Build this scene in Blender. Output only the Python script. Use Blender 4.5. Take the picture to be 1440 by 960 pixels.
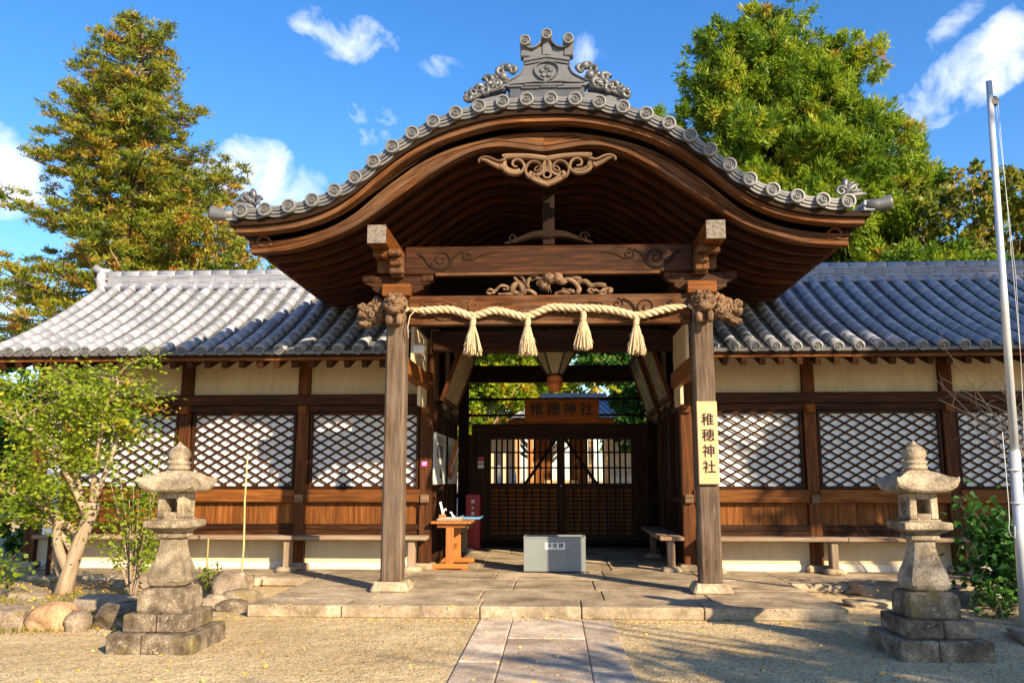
import bpy, math, random
import numpy as np
from mathutils import Matrix, Vector, Euler, noise as mnoise
R = math.radians
rng = random.Random(7)
nrg = np.random.default_rng(7)
for o in list(bpy.data.objects): bpy.data.objects.remove(o)
scene = bpy.context.scene
COL = scene.collection

# ------------------------------------------------------------------ camera, sky, sun, exposure
cam_d = bpy.data.cameras.new('camera'); cam = bpy.data.objects.new('camera', cam_d); COL.objects.link(cam)
cam.location = (0.06, 0, 1.63)
cam.rotation_euler = (R(90 + 9.203), 0, R(2.861))
cam_d.sensor_width = 36; cam_d.lens = 36 * 1185 / 1440; cam_d.clip_start = .05; cam_d.clip_end = 2000
scene.camera = cam

SUN_AZ = 140.0      # degrees clockwise from +Y
SUN_EL = 26.5
world = bpy.data.worlds.new('World'); scene.world = world; world.use_nodes = True
wt = world.node_tree; wt.nodes.clear()
def wn(t, **k):
    n = wt.nodes.new(t)
    for a, b in k.items(): setattr(n, a, b)
    return n
def sky_vec(az, el):
    return Vector((math.sin(R(az)) * math.cos(R(el)), math.cos(R(az)) * math.cos(R(el)), math.sin(R(el))))
sky = wn('ShaderNodeTexSky'); sky.sky_type = 'NISHITA'; sky.sun_disc = False
sky.sun_elevation = R(SUN_EL); sky.sun_rotation = R(SUN_AZ); sky.air_density = 1.0; sky.dust_density = .4; sky.ozone_density = 2.5
hs = wn('ShaderNodeHueSaturation'); hs.inputs['Saturation'].default_value = 1.32; hs.inputs['Hue'].default_value = .507
hs.inputs['Value'].default_value = 1.2
wt.links.new(sky.outputs[0], hs.inputs['Color'])
tc = wn('ShaderNodeTexCoord')
nz = wn('ShaderNodeTexNoise'); nz.inputs['Scale'].default_value = 15; nz.inputs['Detail'].default_value = 9; nz.inputs['Roughness'].default_value = .6
nz.inputs['Distortion'].default_value = .35
wt.links.new(tc.outputs['Generated'], nz.inputs['Vector'])
def wmath(op, a, b=None, clamp=False):
    n = wn('ShaderNodeMath', operation=op); n.use_clamp = clamp
    for i, v in enumerate((a, b)):
        if v is None: continue
        if isinstance(v, (int, float)): n.inputs[i].default_value = v
        else: wt.links.new(v, n.inputs[i])
    return n.outputs[0]
def wdot(vec):
    n = wn('ShaderNodeVectorMath', operation='DOT_PRODUCT'); wt.links.new(tc.outputs['Generated'], n.inputs[0]); n.inputs[1].default_value = vec
    return n.outputs['Value']
total = None
# azimuth, elevation, half width, half height (degrees), roll, strength
for az, el, hw, hh, roll, st in ((-14.2, 28.4, 4.4, 1.7, -12, .72), (-20.4, 19.4, 5.6, 2.7, -6, 1.4), (-12.2, 23.8, 4.2, 1.8, 10, .92),
                                 (-35.5, 17.6, 4.8, 3.0, 0, 1.15), (28.2, 24.0, 8.2, 2.1, 27, 1.15), (2.8, 27.5, 4.2, 2.1, 0, .45),
                                 (26.2, 26.4, 2.4, 1.0, 30, .45), (-36, 9.2, 7, 3.0, 0, .75), (-8, 27.1, 2.2, 1.0, 0, .7), (30, 12, 6, 2.5, 0, .6)):
    d = sky_vec(az, el); u = Vector((math.cos(R(az)), -math.sin(R(az)), 0)); v = u.cross(d) * 1
    if v.z < 0: v = -v
    cu, su = math.cos(R(roll)), math.sin(R(roll))
    uu = u * cu + v * su; vv = v * cu - u * su
    a = wmath('MULTIPLY', wdot(uu - 0 * d), 1 / math.sin(R(hw)))
    b = wmath('MULTIPLY', wdot(vv), 1 / math.sin(R(hh)))
    q = wmath('ADD', wmath('MULTIPLY', a, a), wmath('MULTIPLY', b, b))
    m = wmath('SUBTRACT', 1.0, q, True)
    front = wmath('GREATER_THAN', wdot(d), 0.5)
    m = wmath('MULTIPLY', wmath('MULTIPLY', wmath('POWER', m, .6), front), st)
    total = m if total is None else wmath('MAXIMUM', total, m)
thr = wmath('SUBTRACT', .635, wmath('MULTIPLY', total, .27))
cl = wmath('MULTIPLY', wmath('SUBTRACT', nz.outputs['Fac'], thr), 3.4, True)
cl = wmath('MULTIPLY', cl, wmath('MULTIPLY', total, 2.6, True), True)
mixc = wn('ShaderNodeMix', data_type='RGBA')
wt.links.new(cl, mixc.inputs[0]); wt.links.new(hs.outputs[0], mixc.inputs[6])
mixc.inputs[7].default_value = (6.0, 6.3, 6.9, 1)
bg = wn('ShaderNodeBackground'); bg.inputs['Strength'].default_value = .098
wt.links.new(mixc.outputs[2], bg.inputs['Color'])
wo = wn('ShaderNodeOutputWorld'); wt.links.new(bg.outputs[0], wo.inputs[0])

sun_d = bpy.data.lights.new('sun', 'SUN'); sun_d.energy = 5.0; sun_d.angle = R(.6); sun_d.color = (1, .81, .55)
sun = bpy.data.objects.new('sun', sun_d); COL.objects.link(sun)
sun.rotation_euler = (-sky_vec(SUN_AZ, SUN_EL)).to_track_quat('-Z', 'Y').to_euler()
sun.location = (20, -14, 20)
scene.view_settings.view_transform = 'Standard'; scene.view_settings.look = 'None'
scene.view_settings.gamma = 1; scene.view_settings.use_curve_mapping = False
scene.view_settings.exposure = 1.2
try:
    scene.cycles.use_denoising = True
    scene.cycles.max_bounces = 7; scene.cycles.diffuse_bounces = 4; scene.cycles.transparent_max_bounces = 8
except Exception: pass

# ------------------------------------------------------------------ materials
def nodes_of(name, rough=.7, spec=.5):
    m = bpy.data.materials.new(name); m.use_nodes = True
    nt = m.node_tree; b = nt.nodes['Principled BSDF']
    b.inputs['Roughness'].default_value = rough
    b.inputs['Specular IOR Level'].default_value = spec
    return m, nt, b
def ramp(nt, src, stops):
    r = nt.nodes.new('ShaderNodeValToRGB'); e = r.color_ramp.elements
    while len(e) < len(stops): e.new(.5)
    for k, (p, c) in enumerate(stops): e[k].position = p; e[k].color = (*c, 1)
    nt.links.new(src, r.inputs[0]); return r.outputs[0]
def mapping(nt, src, scale):
    n = nt.nodes.new('ShaderNodeMapping'); n.inputs['Scale'].default_value = scale; nt.links.new(src, n.inputs['Vector']); return n.outputs[0]
def noise(nt, vec, scale, detail=4, rough=.55, dist=0):
    n = nt.nodes.new('ShaderNodeTexNoise'); n.inputs['Scale'].default_value = scale; n.inputs['Detail'].default_value = detail
    n.inputs['Roughness'].default_value = rough; n.inputs['Distortion'].default_value = dist
    nt.links.new(vec, n.inputs['Vector']); return n.outputs['Fac']
def mixcol(nt, fac, a, b, mode='MIX'):
    n = nt.nodes.new('ShaderNodeMix'); n.data_type = 'RGBA'; n.blend_type = mode
    for i, v in ((0, fac), (6, a), (7, b)):
        if isinstance(v, (int, float)): n.inputs[i].default_value = v
        elif isinstance(v, tuple): n.inputs[i].default_value = (*v, 1)
        else: nt.links.new(v, n.inputs[i])
    return n.outputs[2]
def bump(nt, b, src, dist, strength=1.0):
    n = nt.nodes.new('ShaderNodeBump'); n.inputs['Distance'].default_value = dist; n.inputs['Strength'].default_value = strength
    nt.links.new(src, n.inputs['Height']); nt.links.new(n.outputs[0], b.inputs['Normal'])
def attr(nt, name, out='Vector'):
    n = nt.nodes.new('ShaderNodeAttribute'); n.attribute_name = name; return n.outputs[out]
def pos(nt):
    return nt.nodes.new('ShaderNodeNewGeometry').outputs['Position']
def mathn(nt, op, a, b=None, clamp=False):
    n = nt.nodes.new('ShaderNodeMath'); n.operation = op; n.use_clamp = clamp
    for i, v in enumerate((a, b)):
        if v is None: continue
        if isinstance(v, (int, float)): n.inputs[i].default_value = v
        else: nt.links.new(v, n.inputs[i])
    return n.outputs[0]

def wood(name, dark, mid, light, rough=.65, weather=None, wamt=.5, spec=.14, crack=.35):
    m, nt, b = nodes_of(name, min(.9, rough + .1), spec)
    g = attr(nt, 'grain')
    n1 = noise(nt, mapping(nt, g, (1.0, 14, 14)), 1.6, 6, .6, .6)
    n2 = noise(nt, mapping(nt, g, (1.5, 60, 60)), 2.0, 4, .6)
    n3 = noise(nt, g, 1.3, 3)
    f = mathn(nt, 'ADD', mathn(nt, 'MULTIPLY', n1, .7), mathn(nt, 'MULTIPLY', n2, .3))
    c = ramp(nt, f, [(.3, dark), (.5, mid), (.68, light)])
    rn = attr(nt, 'rnd', 'Fac')
    h = nt.nodes.new('ShaderNodeHueSaturation'); nt.links.new(c, h.inputs['Color'])
    nt.links.new(mathn(nt, 'ADD', mathn(nt, 'MULTIPLY', rn, .5), .75), h.inputs['Value'])
    c = h.outputs[0]
    if weather:
        wm = ramp(nt, n3, [(.5 - wamt * .3, (0, 0, 0)), (.72 - wamt * .3, (1, 1, 1))])
        c = mixcol(nt, mathn(nt, 'MULTIPLY', wm, wamt), c, weather)
    nt.links.new(c, b.inputs['Base Color'])
    ck = ramp(nt, noise(nt, mapping(nt, g, (.8, 30, 30)), 1.2, 2), [(.30, (0, 0, 0)), (.36, (1, 1, 1))])
    bsum = mathn(nt, 'ADD', mathn(nt, 'MULTIPLY', f, .7), mathn(nt, 'MULTIPLY', ck, crack))
    bump(nt, b, bsum, .016, .9)
    return m
W_POST = wood('dark_red_brown_wood', (.008, .003, .001), (.032, .0105, .0028), (.085, .029, .0075), .45)
W_BOARD = wood('orange_brown_board', (.045, .013, .003), (.15, .05, .010), (.27, .10, .022), .5)
W_MID = wood('deep_brown_post_wood', (.02, .006, .002), (.075, .024, .006), (.15, .052, .013), .5)
W_COL = wood('weathered_grey_brown_wood', (.024, .014, .009), (.105, .068, .043), (.21, .145, .10), .8, (.18, .14, .11), .4, crack=.7)
W_BARGE = wood('weathered_barge_wood', (.010, .0035, .001), (.075, .026, .007), (.23, .095, .032), .7, (.17, .115, .075), .3)
W_BLACK = wood('shade_black_wood', (.004, .002, .001), (.012, .005, .002), (.025, .010, .004), .7)  # near-black colour paints the shade on the boards between the curved rafters
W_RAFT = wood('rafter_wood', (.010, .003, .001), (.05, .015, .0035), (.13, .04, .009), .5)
W_DARK = wood('very_dark_brown_wood', (.006, .003, .0015), (.016, .007, .003), (.032, .014, .006), .65)  # very dark brown grain tones
W_CARVE = wood('carved_pale_wood', (.06, .032, .018), (.15, .09, .052), (.26, .175, .11), .75)
W_BENCH = wood('worn_bench_wood', (.09, .052, .03), (.24, .15, .09), (.38, .26, .17), .75, (.3, .26, .21), .4)
W_TABLE = wood('varnished_table_wood', (.2, .06, .012), (.36, .125, .022), (.48, .19, .04), .35, spec=.5, crack=.05)
W_PLAQUE = wood('pale_cypress_board', (.46, .25, .11), (.60, .35, .175), (.68, .43, .24), .5, crack=.03)
W_NAME = wood('reddish_name_board', (.16, .04, .01), (.32, .09, .02), (.42, .14, .035), .45, crack=.08)
W_BARK = wood('tree_bark', (.05, .033, .022), (.12, .085, .06), (.2, .15, .11), .9)
W_PALEBARK = wood('pale_smooth_bark', (.14, .09, .05), (.3, .21, .13), (.44, .34, .23), .8, (.33, .3, .25), .3)
W_BAMBOO = wood('bamboo_stake', (.24, .22, .07), (.36, .31, .12), (.46, .39, .2), .5)

def stone(name, c1, c2, c3, scale=3.0, speck=.5, bmp=.012, rough=.85, lichen=None, moss=None, use_obj=False):
    m, nt, b = nodes_of(name, rough, .25)
    p = nt.nodes.new('ShaderNodeTexCoord').outputs['Object'] if use_obj else pos(nt)
    n1 = noise(nt, p, scale, 8, .65)
    n2 = noise(nt, p, scale * 12, 6, .7)
    n3 = noise(nt, p, 90, 3, .7)
    c = ramp(nt, n1, [(.34, c1), (.5, c2), (.66, c3)])
    c = mixcol(nt, speck, c, ramp(nt, n3, [(.36, (.25, .24, .22)), (.5, (.5, .5, .5)), (.66, (.85, .83, .78))]), 'OVERLAY')
    c = mixcol(nt, .45, c, ramp(nt, n2, [(.35, (.25, .25, .25)), (.6, (.72, .72, .72))]), 'OVERLAY')
    rn = attr(nt, 'rnd', 'Fac')
    h = nt.nodes.new('ShaderNodeHueSaturation'); nt.links.new(c, h.inputs['Color'])
    nt.links.new(mathn(nt, 'ADD', mathn(nt, 'MULTIPLY', rn, .4), .8), h.inputs['Value']); c = h.outputs[0]
    if lichen:
        l = ramp(nt, noise(nt, p, 7.5, 5, .7), [(.60, (0, 0, 0)), (.64, (1, 1, 1))]); c = mixcol(nt, mathn(nt, 'MULTIPLY', l, .6), c, lichen)
    if moss:
        l = ramp(nt, noise(nt, p, 2.6, 6, .7), [(.56, (0, 0, 0)), (.66, (1, 1, 1))]); c = mixcol(nt, mathn(nt, 'MULTIPLY', l, .65), c, moss)
    nt.links.new(c, b.inputs['Base Color'])
    bump(nt, b, mathn(nt, 'ADD', mathn(nt, 'MULTIPLY', n2, .6), mathn(nt, 'MULTIPLY', n3, .4)), bmp, .9)
    return m
S_LANT = stone('lantern_granite', (.115, .088, .058), (.27, .215, .15), (.42, .345, .245), 4.5, .8, .018, lichen=(.5, .43, .31), moss=(.13, .095, .05))
S_STEP = stone('lantern_step_stone', (.06, .043, .028), (.15, .115, .08), (.3, .24, .17), 5.5, .8, .02, lichen=(.44, .37, .26), moss=(.18, .14, .04))
S_PAVE = stone('paving_stone', (.16, .12, .08), (.31, .24, .16), (.45, .36, .25), 1.8, .6, .010, moss=(.13, .10, .045))
S_PATH = stone('path_stone', (.27, .21, .155), (.40, .32, .245), (.53, .44, .34), 2.2, .7, .009)
S_ROCK = stone('garden_rock', (.12, .09, .065), (.26, .2, .145), (.42, .34, .25), 3.0, .7, .03, moss=(.2, .15, .03))
S_BROWN = stone('brown_rock', (.22, .13, .07), (.36, .22, .12), (.46, .31, .18), 2.5, .4, .012)
S_WHITE = stone('pale_stone_post', (.38, .35, .3), (.5, .47, .42), (.6, .57, .52), 2, .4, .01)

def plaster():
    m, nt, b = nodes_of('cream_plaster', .9, .2)
    p = pos(nt)
    c = ramp(nt, noise(nt, p, 1.2, 5), [(.3, (.50, .39, .24)), (.7, (.62, .50, .33))])
    c = mixcol(nt, .15, c, ramp(nt, noise(nt, mapping(nt, p, (6, 6, 1)), 2, 5), [(.4, (.3, .25, .18)), (.6, (.6, .5, .35))]))
    st = ramp(nt, noise(nt, p, 2.3, 7, .7), [(.52, (0, 0, 0)), (.7, (1, 1, 1))]); c = mixcol(nt, mathn(nt, 'MULTIPLY', st, .3), c, (.33, .25, .15))
    nt.links.new(c, b.inputs['Base Color']); bump(nt, b, noise(nt, p, 30, 5), .003, .5)
    return m
PLASTER = plaster()
def flat(name, col, rough=.6, spec=.4, var=.12, scale=6, metal=0, bmp=0.0):
    m, nt, b = nodes_of(name, rough, spec)
    n = noise(nt, pos(nt), scale, 5)
    lo = tuple(max(0, x * (1 - var)) for x in col); hi = tuple(min(1, x * (1 + var)) for x in col)
    nt.links.new(ramp(nt, n, [(.3, lo), (.7, hi)]), b.inputs['Base Color']); b.inputs['Metallic'].default_value = metal
    if bmp: bump(nt, b, noise(nt, pos(nt), scale * 6, 4), bmp, .6)
    return m
WHITE = flat('white_panel', (.80, .80, .79), .8, .2, .06, 3)
LIME = flat('white_lime_base', (.66, .60, .48), .9, .2, .1, 3)
INK = flat('black_ink', (.008, .007, .006), .5, .3)
PAPER = flat('grey_paper', (.5, .5, .49), .7, .2, .04)
GREYPRINT = flat('grey_print', (.09, .09, .09), .7)
METALBOX = flat('grey_painted_steel', (.17, .185, .18), .45, .5, .08, 4)
RED = flat('red_paint', (.32, .008, .012), .35, .5)
PINK = flat('pink_sticker', (.8, .04, .3), .5)
BLUE = flat('blue_tray', (.10, .27, .45), .4)
STEEL = flat('galvanised_pole', (.56, .57, .58), .32, .5, .1, 3, .35)
WHITEPLASTIC = flat('white_plastic', (.75, .76, .75), .4)
BLACKMETAL = flat('black_metal', (.02, .02, .02), .5)
ENDGRAIN = flat('grey_end_grain', (.17, .145, .12), .85, .2, .5, 22, 0, .01)
LANTERNPANEL = flat('cream_lantern_panel', (.26, .22, .13), .6)
COPPER = flat('orange_wood_bulb', (.45, .13, .03), .4, .5, .2, 8)
PICT = None
def picture_mat(name, cols, seed):
    m, nt, b = nodes_of(name, .55, .35)
    p = mapping(nt, pos(nt), (1, 1, 1)); n = noise(nt, p, 3.1 + seed, 4, .6, 1.2)
    st = [(.3 + .4 * i / (len(cols) - 1), c) for i, c in enumerate(cols)]
    nt.links.new(ramp(nt, n, st), b.inputs['Base Color']); return m
PIC1 = picture_mat('faded_painting', [(.2, .12, .05), (.10, .2, .07), (.5, .34, .15), (.3, .1, .04), (.5, .42, .25)], 0)
PIC2 = picture_mat('dark_painting', [(.05, .04, .02), (.09, .09, .04), (.22, .17, .08), (.55, .48, .32)], 1.3)
def rope_mat():
    m, nt, b = nodes_of('straw_rope', .8, .2)
    g = attr(nt, 'grain')
    n = noise(nt, mapping(nt, g, (4, 60, 60)), 1.5, 5)
    nt.links.new(ramp(nt, n, [(.3, (.30, .20, .10)), (.5, (.52, .39, .23)), (.7, (.64, .52, .34))]), b.inputs['Base Color'])
    bump(nt, b, n, .006, .7); return m
STRAW = rope_mat()

def tile_mat(name='grey_roof_tile', base=(.25, .258, .29)):
    m, nt, b = nodes_of(name, .38, .6)
    p = pos(nt); rn = attr(nt, 'rnd', 'Fac')
    v = mathn(nt, 'ADD', mathn(nt, 'MULTIPLY', rn, .30), mathn(nt, 'MULTIPLY', noise(nt, p, 5, 6, .7), .75))
    lo = tuple(x * .42 for x in base); hi = tuple(min(1, x * 1.55) for x in base)
    c = ramp(nt, v, [(.12, lo), (.5, base), (.95, hi)])
    stain = ramp(nt, noise(nt, p, 14, 6, .75), [(.58, (0, 0, 0)), (.72, (1, 1, 1))])
    c = mixcol(nt, mathn(nt, 'MULTIPLY', stain, .4), c, (.12, .11, .09))
    nt.links.new(c, b.inputs['Base Color'])
    nt.links.new(mathn(nt, 'ADD', mathn(nt, 'MULTIPLY', rn, .25), .27), b.inputs['Roughness'])
    bump(nt, b, noise(nt, p, 60, 5), .003, .6)
    return m
TILE = tile_mat()
TILE_W = tile_mat('pale_grey_tile_end', (.125, .122, .12))
TILE_D = tile_mat('smoked_dark_tile', (.085, .087, .092))
TILE_P = tile_mat('grey_pan_tile', (.14, .14, .145))

def leaf_mat(name, stops, transl=.35, rough=.5):
    m, nt, b = nodes_of(name, rough, .3)
    rn = attr(nt, 'rnd', 'Fac')
    c = ramp(nt, rn, stops)
    nt.links.new(c, b.inputs['Base Color'])
    t = nt.nodes.new('ShaderNodeBsdfTranslucent'); nt.links.new(c, t.inputs['Color'])
    mx = nt.nodes.new('ShaderNodeMixShader'); mx.inputs[0].default_value = transl
    out = nt.nodes['Material Output']
    nt.links.new(b.outputs[0], mx.inputs[1]); nt.links.new(t.outputs[0], mx.inputs[2]); nt.links.new(mx.outputs[0], out.inputs[0])
    return m
L_CONIF = leaf_mat('ochre_green_needles', [(0, (.04, .08, .008)), (.35, (.13, .18, .014)), (.66, (.27, .28, .02)), (.9, (.36, .25, .03)), (1, (.40, .18, .035))], .4)
L_CEDAR = leaf_mat('bright_green_needles', [(0, (.03, .08, .008)), (.3, (.10, .20, .015)), (.65, (.26, .36, .02)), (.9, (.42, .44, .03)), (1, (.4, .2, .04))], .45)
L_BROAD = leaf_mat('olive_green_leaves', [(0, (.05, .09, .015)), (.5, (.17, .22, .025)), (.85, (.36, .3, .04)), (1, (.4, .22, .04))], .45)
L_MAPLE = leaf_mat('yellow_green_leaves', [(0, (.035, .08, .008)), (.3, (.12, .20, .012)), (.75, (.32, .40, .025)), (.95, (.46, .42, .03)), (1, (.5, .26, .04))], .5)
L_DARK = leaf_mat('dark_glossy_leaves', [(0, (.012, .05, .01)), (.5, (.035, .11, .018)), (.9, (.09, .2, .03)), (1, (.25, .3, .04))], .3, .35)
L_COURT = leaf_mat('sunny_green_leaves', [(0, (.06, .12, .012)), (.4, (.2, .32, .02)), (.8, (.5, .55, .04)), (1, (.65, .45, .04))], .6)
L_FALL = leaf_mat('fallen_leaves', [(0, (.35, .16, .02)), (.5, (.6, .33, .04)), (.85, (.65, .5, .08)), (1, (.2, .3, .03))], .1)
L_GRASS = leaf_mat('moss_tufts', [(0, (.10, .12, .015)), (.6, (.22, .2, .02)), (1, (.35, .28, .04))], .3)

def gravel():
    m, nt, b = nodes_of('sandy_gravel', .95, .15)
    p = pos(nt)
    v = nt.nodes.new('ShaderNodeTexVoronoi'); v.inputs['Scale'].default_value = 62; nt.links.new(p, v.inputs['Vector'])
    v2 = nt.nodes.new('ShaderNodeTexVoronoi'); v2.inputs['Scale'].default_value = 26; nt.links.new(p, v2.inputs['Vector'])
    c = ramp(nt, noise(nt, p, .9, 6, .6), [(.3, (.56, .41, .2)), (.5, (.77, .59, .315)), (.7, (.86, .70, .41))])
    sep = nt.nodes.new('ShaderNodeSeparateColor'); nt.links.new(v.outputs['Color'], sep.inputs[0])
    pc = ramp(nt, sep.outputs[0], [(0, (.10, .075, .05)), (.25, (.44, .34, .21)), (.6, (.68, .54, .32)), (.9, (.76, .64, .42)), (1, (.92, .84, .66))])
    c = mixcol(nt, .55, c, pc)
    edge = ramp(nt, v.outputs['Distance'], [(.25, (1, 1, 1)), (.75, (.6, .54, .45))])
    c = mixcol(nt, .8, c, edge, 'MULTIPLY')
    sep2 = nt.nodes.new('ShaderNodeSeparateColor'); nt.links.new(v2.outputs['Color'], sep2.inputs[0])
    pt = ramp(nt, noise(nt, p, .55, 5, .65), [(.35, (.78, .74, .70)), (.6, (1, 1, 1))]); c = mixcol(nt, 1.0, c, pt, 'MULTIPLY')
    dark = ramp(nt, sep2.outputs[1], [(.86, (0, 0, 0)), (.95, (1, 1, 1))])
    c = mixcol(nt, mathn(nt, 'MULTIPLY', dark, .35), c, (.25, .19, .12))
    nt.links.new(c, b.inputs['Base Color'])
    hgt = mathn(nt, 'SUBTRACT', 1.0, v.outputs['Distance'])
    bump(nt, b, mathn(nt, 'ADD', mathn(nt, 'MULTIPLY', hgt, .5), mathn(nt, 'ADD', mathn(nt, 'MULTIPLY', noise(nt, p, 25, 4), .7), mathn(nt, 'MULTIPLY', noise(nt, p, 5, 3), 2.2))), .016, 1)
    return m
GRAVEL = gravel()
def soil():
    m, nt, b = nodes_of('leaf_strewn_soil', .95, .15)
    p = pos(nt)
    c = ramp(nt, noise(nt, p, 4, 8, .7), [(.3, (.14, .10, .06)), (.5, (.33, .26, .16)), (.7, (.46, .37, .24))])
    g = ramp(nt, noise(nt, p, 2.2, 6, .7), [(.56, (0, 0, 0)), (.64, (1, 1, 1))])
    c = mixcol(nt, mathn(nt, 'MULTIPLY', g, .45), c, (.2, .18, .03))
    nt.links.new(c, b.inputs['Base Color']); bump(nt, b, noise(nt, p, 30, 6, .7), .03, 1)
    return m
SOIL = soil()

# ------------------------------------------------------------------ mesh helpers
class MB:
    def __init__(s): s.v = []; s.f = []; s.g = []; s.r = []; s.m = []; s.sm = []
    def add(s, vs, fs, gs=None, r=None, m=0, sm=False):
        n = len(s.v)
        if r is None: r = rng.random()
        s.v += [tuple(map(float, p)) for p in vs]
        if gs is None: gs = [(p[0], p[1], p[2]) for p in vs]
        o = (rng.uniform(0, 50), rng.uniform(0, 50), rng.uniform(0, 50))
        s.g += [(a[0] + o[0], a[1] + o[1], a[2] + o[2]) for a in gs]
        s.r += [r] * len(vs)
        for f in fs: s.f.append(tuple(i + n for i in f)); s.m.append(m); s.sm.append(sm)
        return s
    def build(s, name, mats, parent=None, label=None, kind=None):
        me = bpy.data.meshes.new(name); me.from_pydata(s.v, [], s.f)
        if not isinstance(mats, (list, tuple)): mats = [mats]
        for m in mats: me.materials.append(m)
        me.polygons.foreach_set('material_index', s.m); me.polygons.foreach_set('use_smooth', s.sm)
        a = me.attributes.new('grain', 'FLOAT_VECTOR', 'POINT'); a.data.foreach_set('vector', np.array(s.g, dtype=np.float32).ravel())
        a = me.attributes.new('rnd', 'FLOAT', 'POINT'); a.data.foreach_set('value', np.array(s.r, dtype=np.float32))
        me.update()
        return link(bpy.data.objects.new(name, me), parent, label, kind)
    def box(s, c, size, rot=None, ch=.006, m=0, r=None, top=(1, 1)):
        hx, hy, hz = size[0] / 2, size[1] / 2, size[2] / 2
        ch = min(ch, hx * .45, hy * .45, hz * .45)
        V = []; idx = {}
        for sx in (-1, 1):
            for sy in (-1, 1):
                for sz in (-1, 1):
                    tx, ty = top if sz > 0 else (1, 1)
                    for k in range(3):
                        d = [ch, ch, ch]; d[k] = 0
                        idx[(sx, sy, sz, k)] = len(V)
                        V.append((sx * (hx - d[0]) * tx, sy * (hy - d[1]) * ty, sz * (hz - d[2])))
        F = []
        S = (-1, 1)
        for sx in S: F.append([idx[(sx, a, b, 0)] for a, b in ((-1, -1), (1, -1), (1, 1), (-1, 1))])
        for sy in S: F.append([idx[(a, sy, b, 1)] for a, b in ((-1, -1), (1, -1), (1, 1), (-1, 1))])
        for sz in S: F.append([idx[(a, b, sz, 2)] for a, b in ((-1, -1), (1, -1), (1, 1), (-1, 1))])
        for a in S:
            for b in S:
                F.append([idx[(a, b, -1, 0)], idx[(a, b, 1, 0)], idx[(a, b, 1, 1)], idx[(a, b, -1, 1)]])
                F.append([idx[(a, -1, b, 0)], idx[(a, 1, b, 0)], idx[(a, 1, b, 2)], idx[(a, -1, b, 2)]])
                F.append([idx[(-1, a, b, 1)], idx[(1, a, b, 1)], idx[(1, a, b, 2)], idx[(-1, a, b, 2)]])
                for q in S: F.append([idx[(a, b, q, 0)], idx[(a, b, q, 1)], idx[(a, b, q, 2)]])
        G = []
        for f in F:
            p = [Vector(V[i]) for i in f]
            n = (p[1] - p[0]).cross(p[2] - p[0]); cc = sum(p, Vector()) / len(p)
            G.append(f if n.dot(cc) > 0 else f[::-1])
        o = sorted(range(3), key=lambda k: -size[k])
        gs = [(p[o[0]], p[o[1]], p[o[2]]) for p in V]
        M = Matrix.Translation(Vector(c)) @ ((rot if isinstance(rot, Matrix) else Euler(rot).to_matrix()).to_4x4() if rot is not None else Matrix())
        return s.add([M @ Vector(p) for p in V], G, gs, r, m)
    def bx(s, x0, x1, y0, y1, z0, z1, ch=.006, m=0, r=None):
        return s.box(((x0 + x1) / 2, (y0 + y1) / 2, (z0 + z1) / 2), (abs(x1 - x0), abs(y1 - y0), abs(z1 - z0)), None, ch, m, r)
    def bar(s, a, b, w, h, ch=.005, m=0, r=None, up=(0, 0, 1)):
        a = Vector(a); b = Vector(b); d = (b - a); L = d.length; d.normalize()
        u = Vector(up); sd = d.cross(u)
        if sd.length < 1e-4: sd = Vector((1, 0, 0))
        sd.normalize(); u = sd.cross(d)
        M = Matrix((d, sd, u)).transposed()
        return s.box((a + b) / 2, (L, w, h), M, ch, m, r)
    def tube(s, pts, rad, n=8, m=0, r=None, sm=True, caps=True, flat=1.0):
        pts = [Vector(p) for p in pts]
        if not isinstance(rad, (list, tuple)): rad = [rad] * len(pts)
        t0 = (pts[1] - pts[0]).normalized(); u = Vector((0, 0, 1))
        if abs(t0.z) > .95: u = Vector((1, 0, 0))
        u = (u - t0 * u.dot(t0)).normalized()
        V = []; G = []; L = 0
        for i, p in enumerate(pts):
            if i == 0: t = pts[1] - pts[0]
            elif i == len(pts) - 1: t = pts[-1] - pts[-2]
            else: t = pts[i + 1] - pts[i - 1]
            if t.length < 1e-9: t = t0
            t.normalize(); u = (u - t * u.dot(t)).normalized(); w = t.cross(u)
            if i: L += (p - pts[i - 1]).length
            for k in range(n):
                a = 2 * math.pi * k / n; q = (u * math.cos(a) + w * math.sin(a) * flat) * rad[i]
                V.append(p + q); G.append((L, math.cos(a) * rad[i], math.sin(a) * rad[i]))
        F = []
        for i in range(len(pts) - 1):
            for k in range(n):
                k2 = (k + 1) % n; F.append((i * n + k, i * n + k2, (i + 1) * n + k2, (i + 1) * n + k))
        s.add(V, F, G, r, m, sm)
        if caps:
            nn = len(s.v) - len(V)
            s.f.append(tuple(nn + k for k in range(n))[::-1]); s.m.append(m); s.sm.append(False)
            s.f.append(tuple(nn + (len(pts) - 1) * n + k for k in range(n))); s.m.append(m); s.sm.append(False)
        return s
    def loops(s, L, m=0, r=None, sm=False, caps=True, closed=True):
        n = len(L[0]); V = [p for l in L for p in l]; F = []
        for i in range(len(L) - 1):
            for k in range(n if closed else n - 1):
                k2 = (k + 1) % n; F.append((i * n + k, i * n + k2, (i + 1) * n + k2, (i + 1) * n + k))
        if caps:
            F.append(tuple(range(n))[::-1]); F.append(tuple((len(L) - 1) * n + k for k in range(n)))
        return s.add(V, F, None, r, m, sm)
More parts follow.
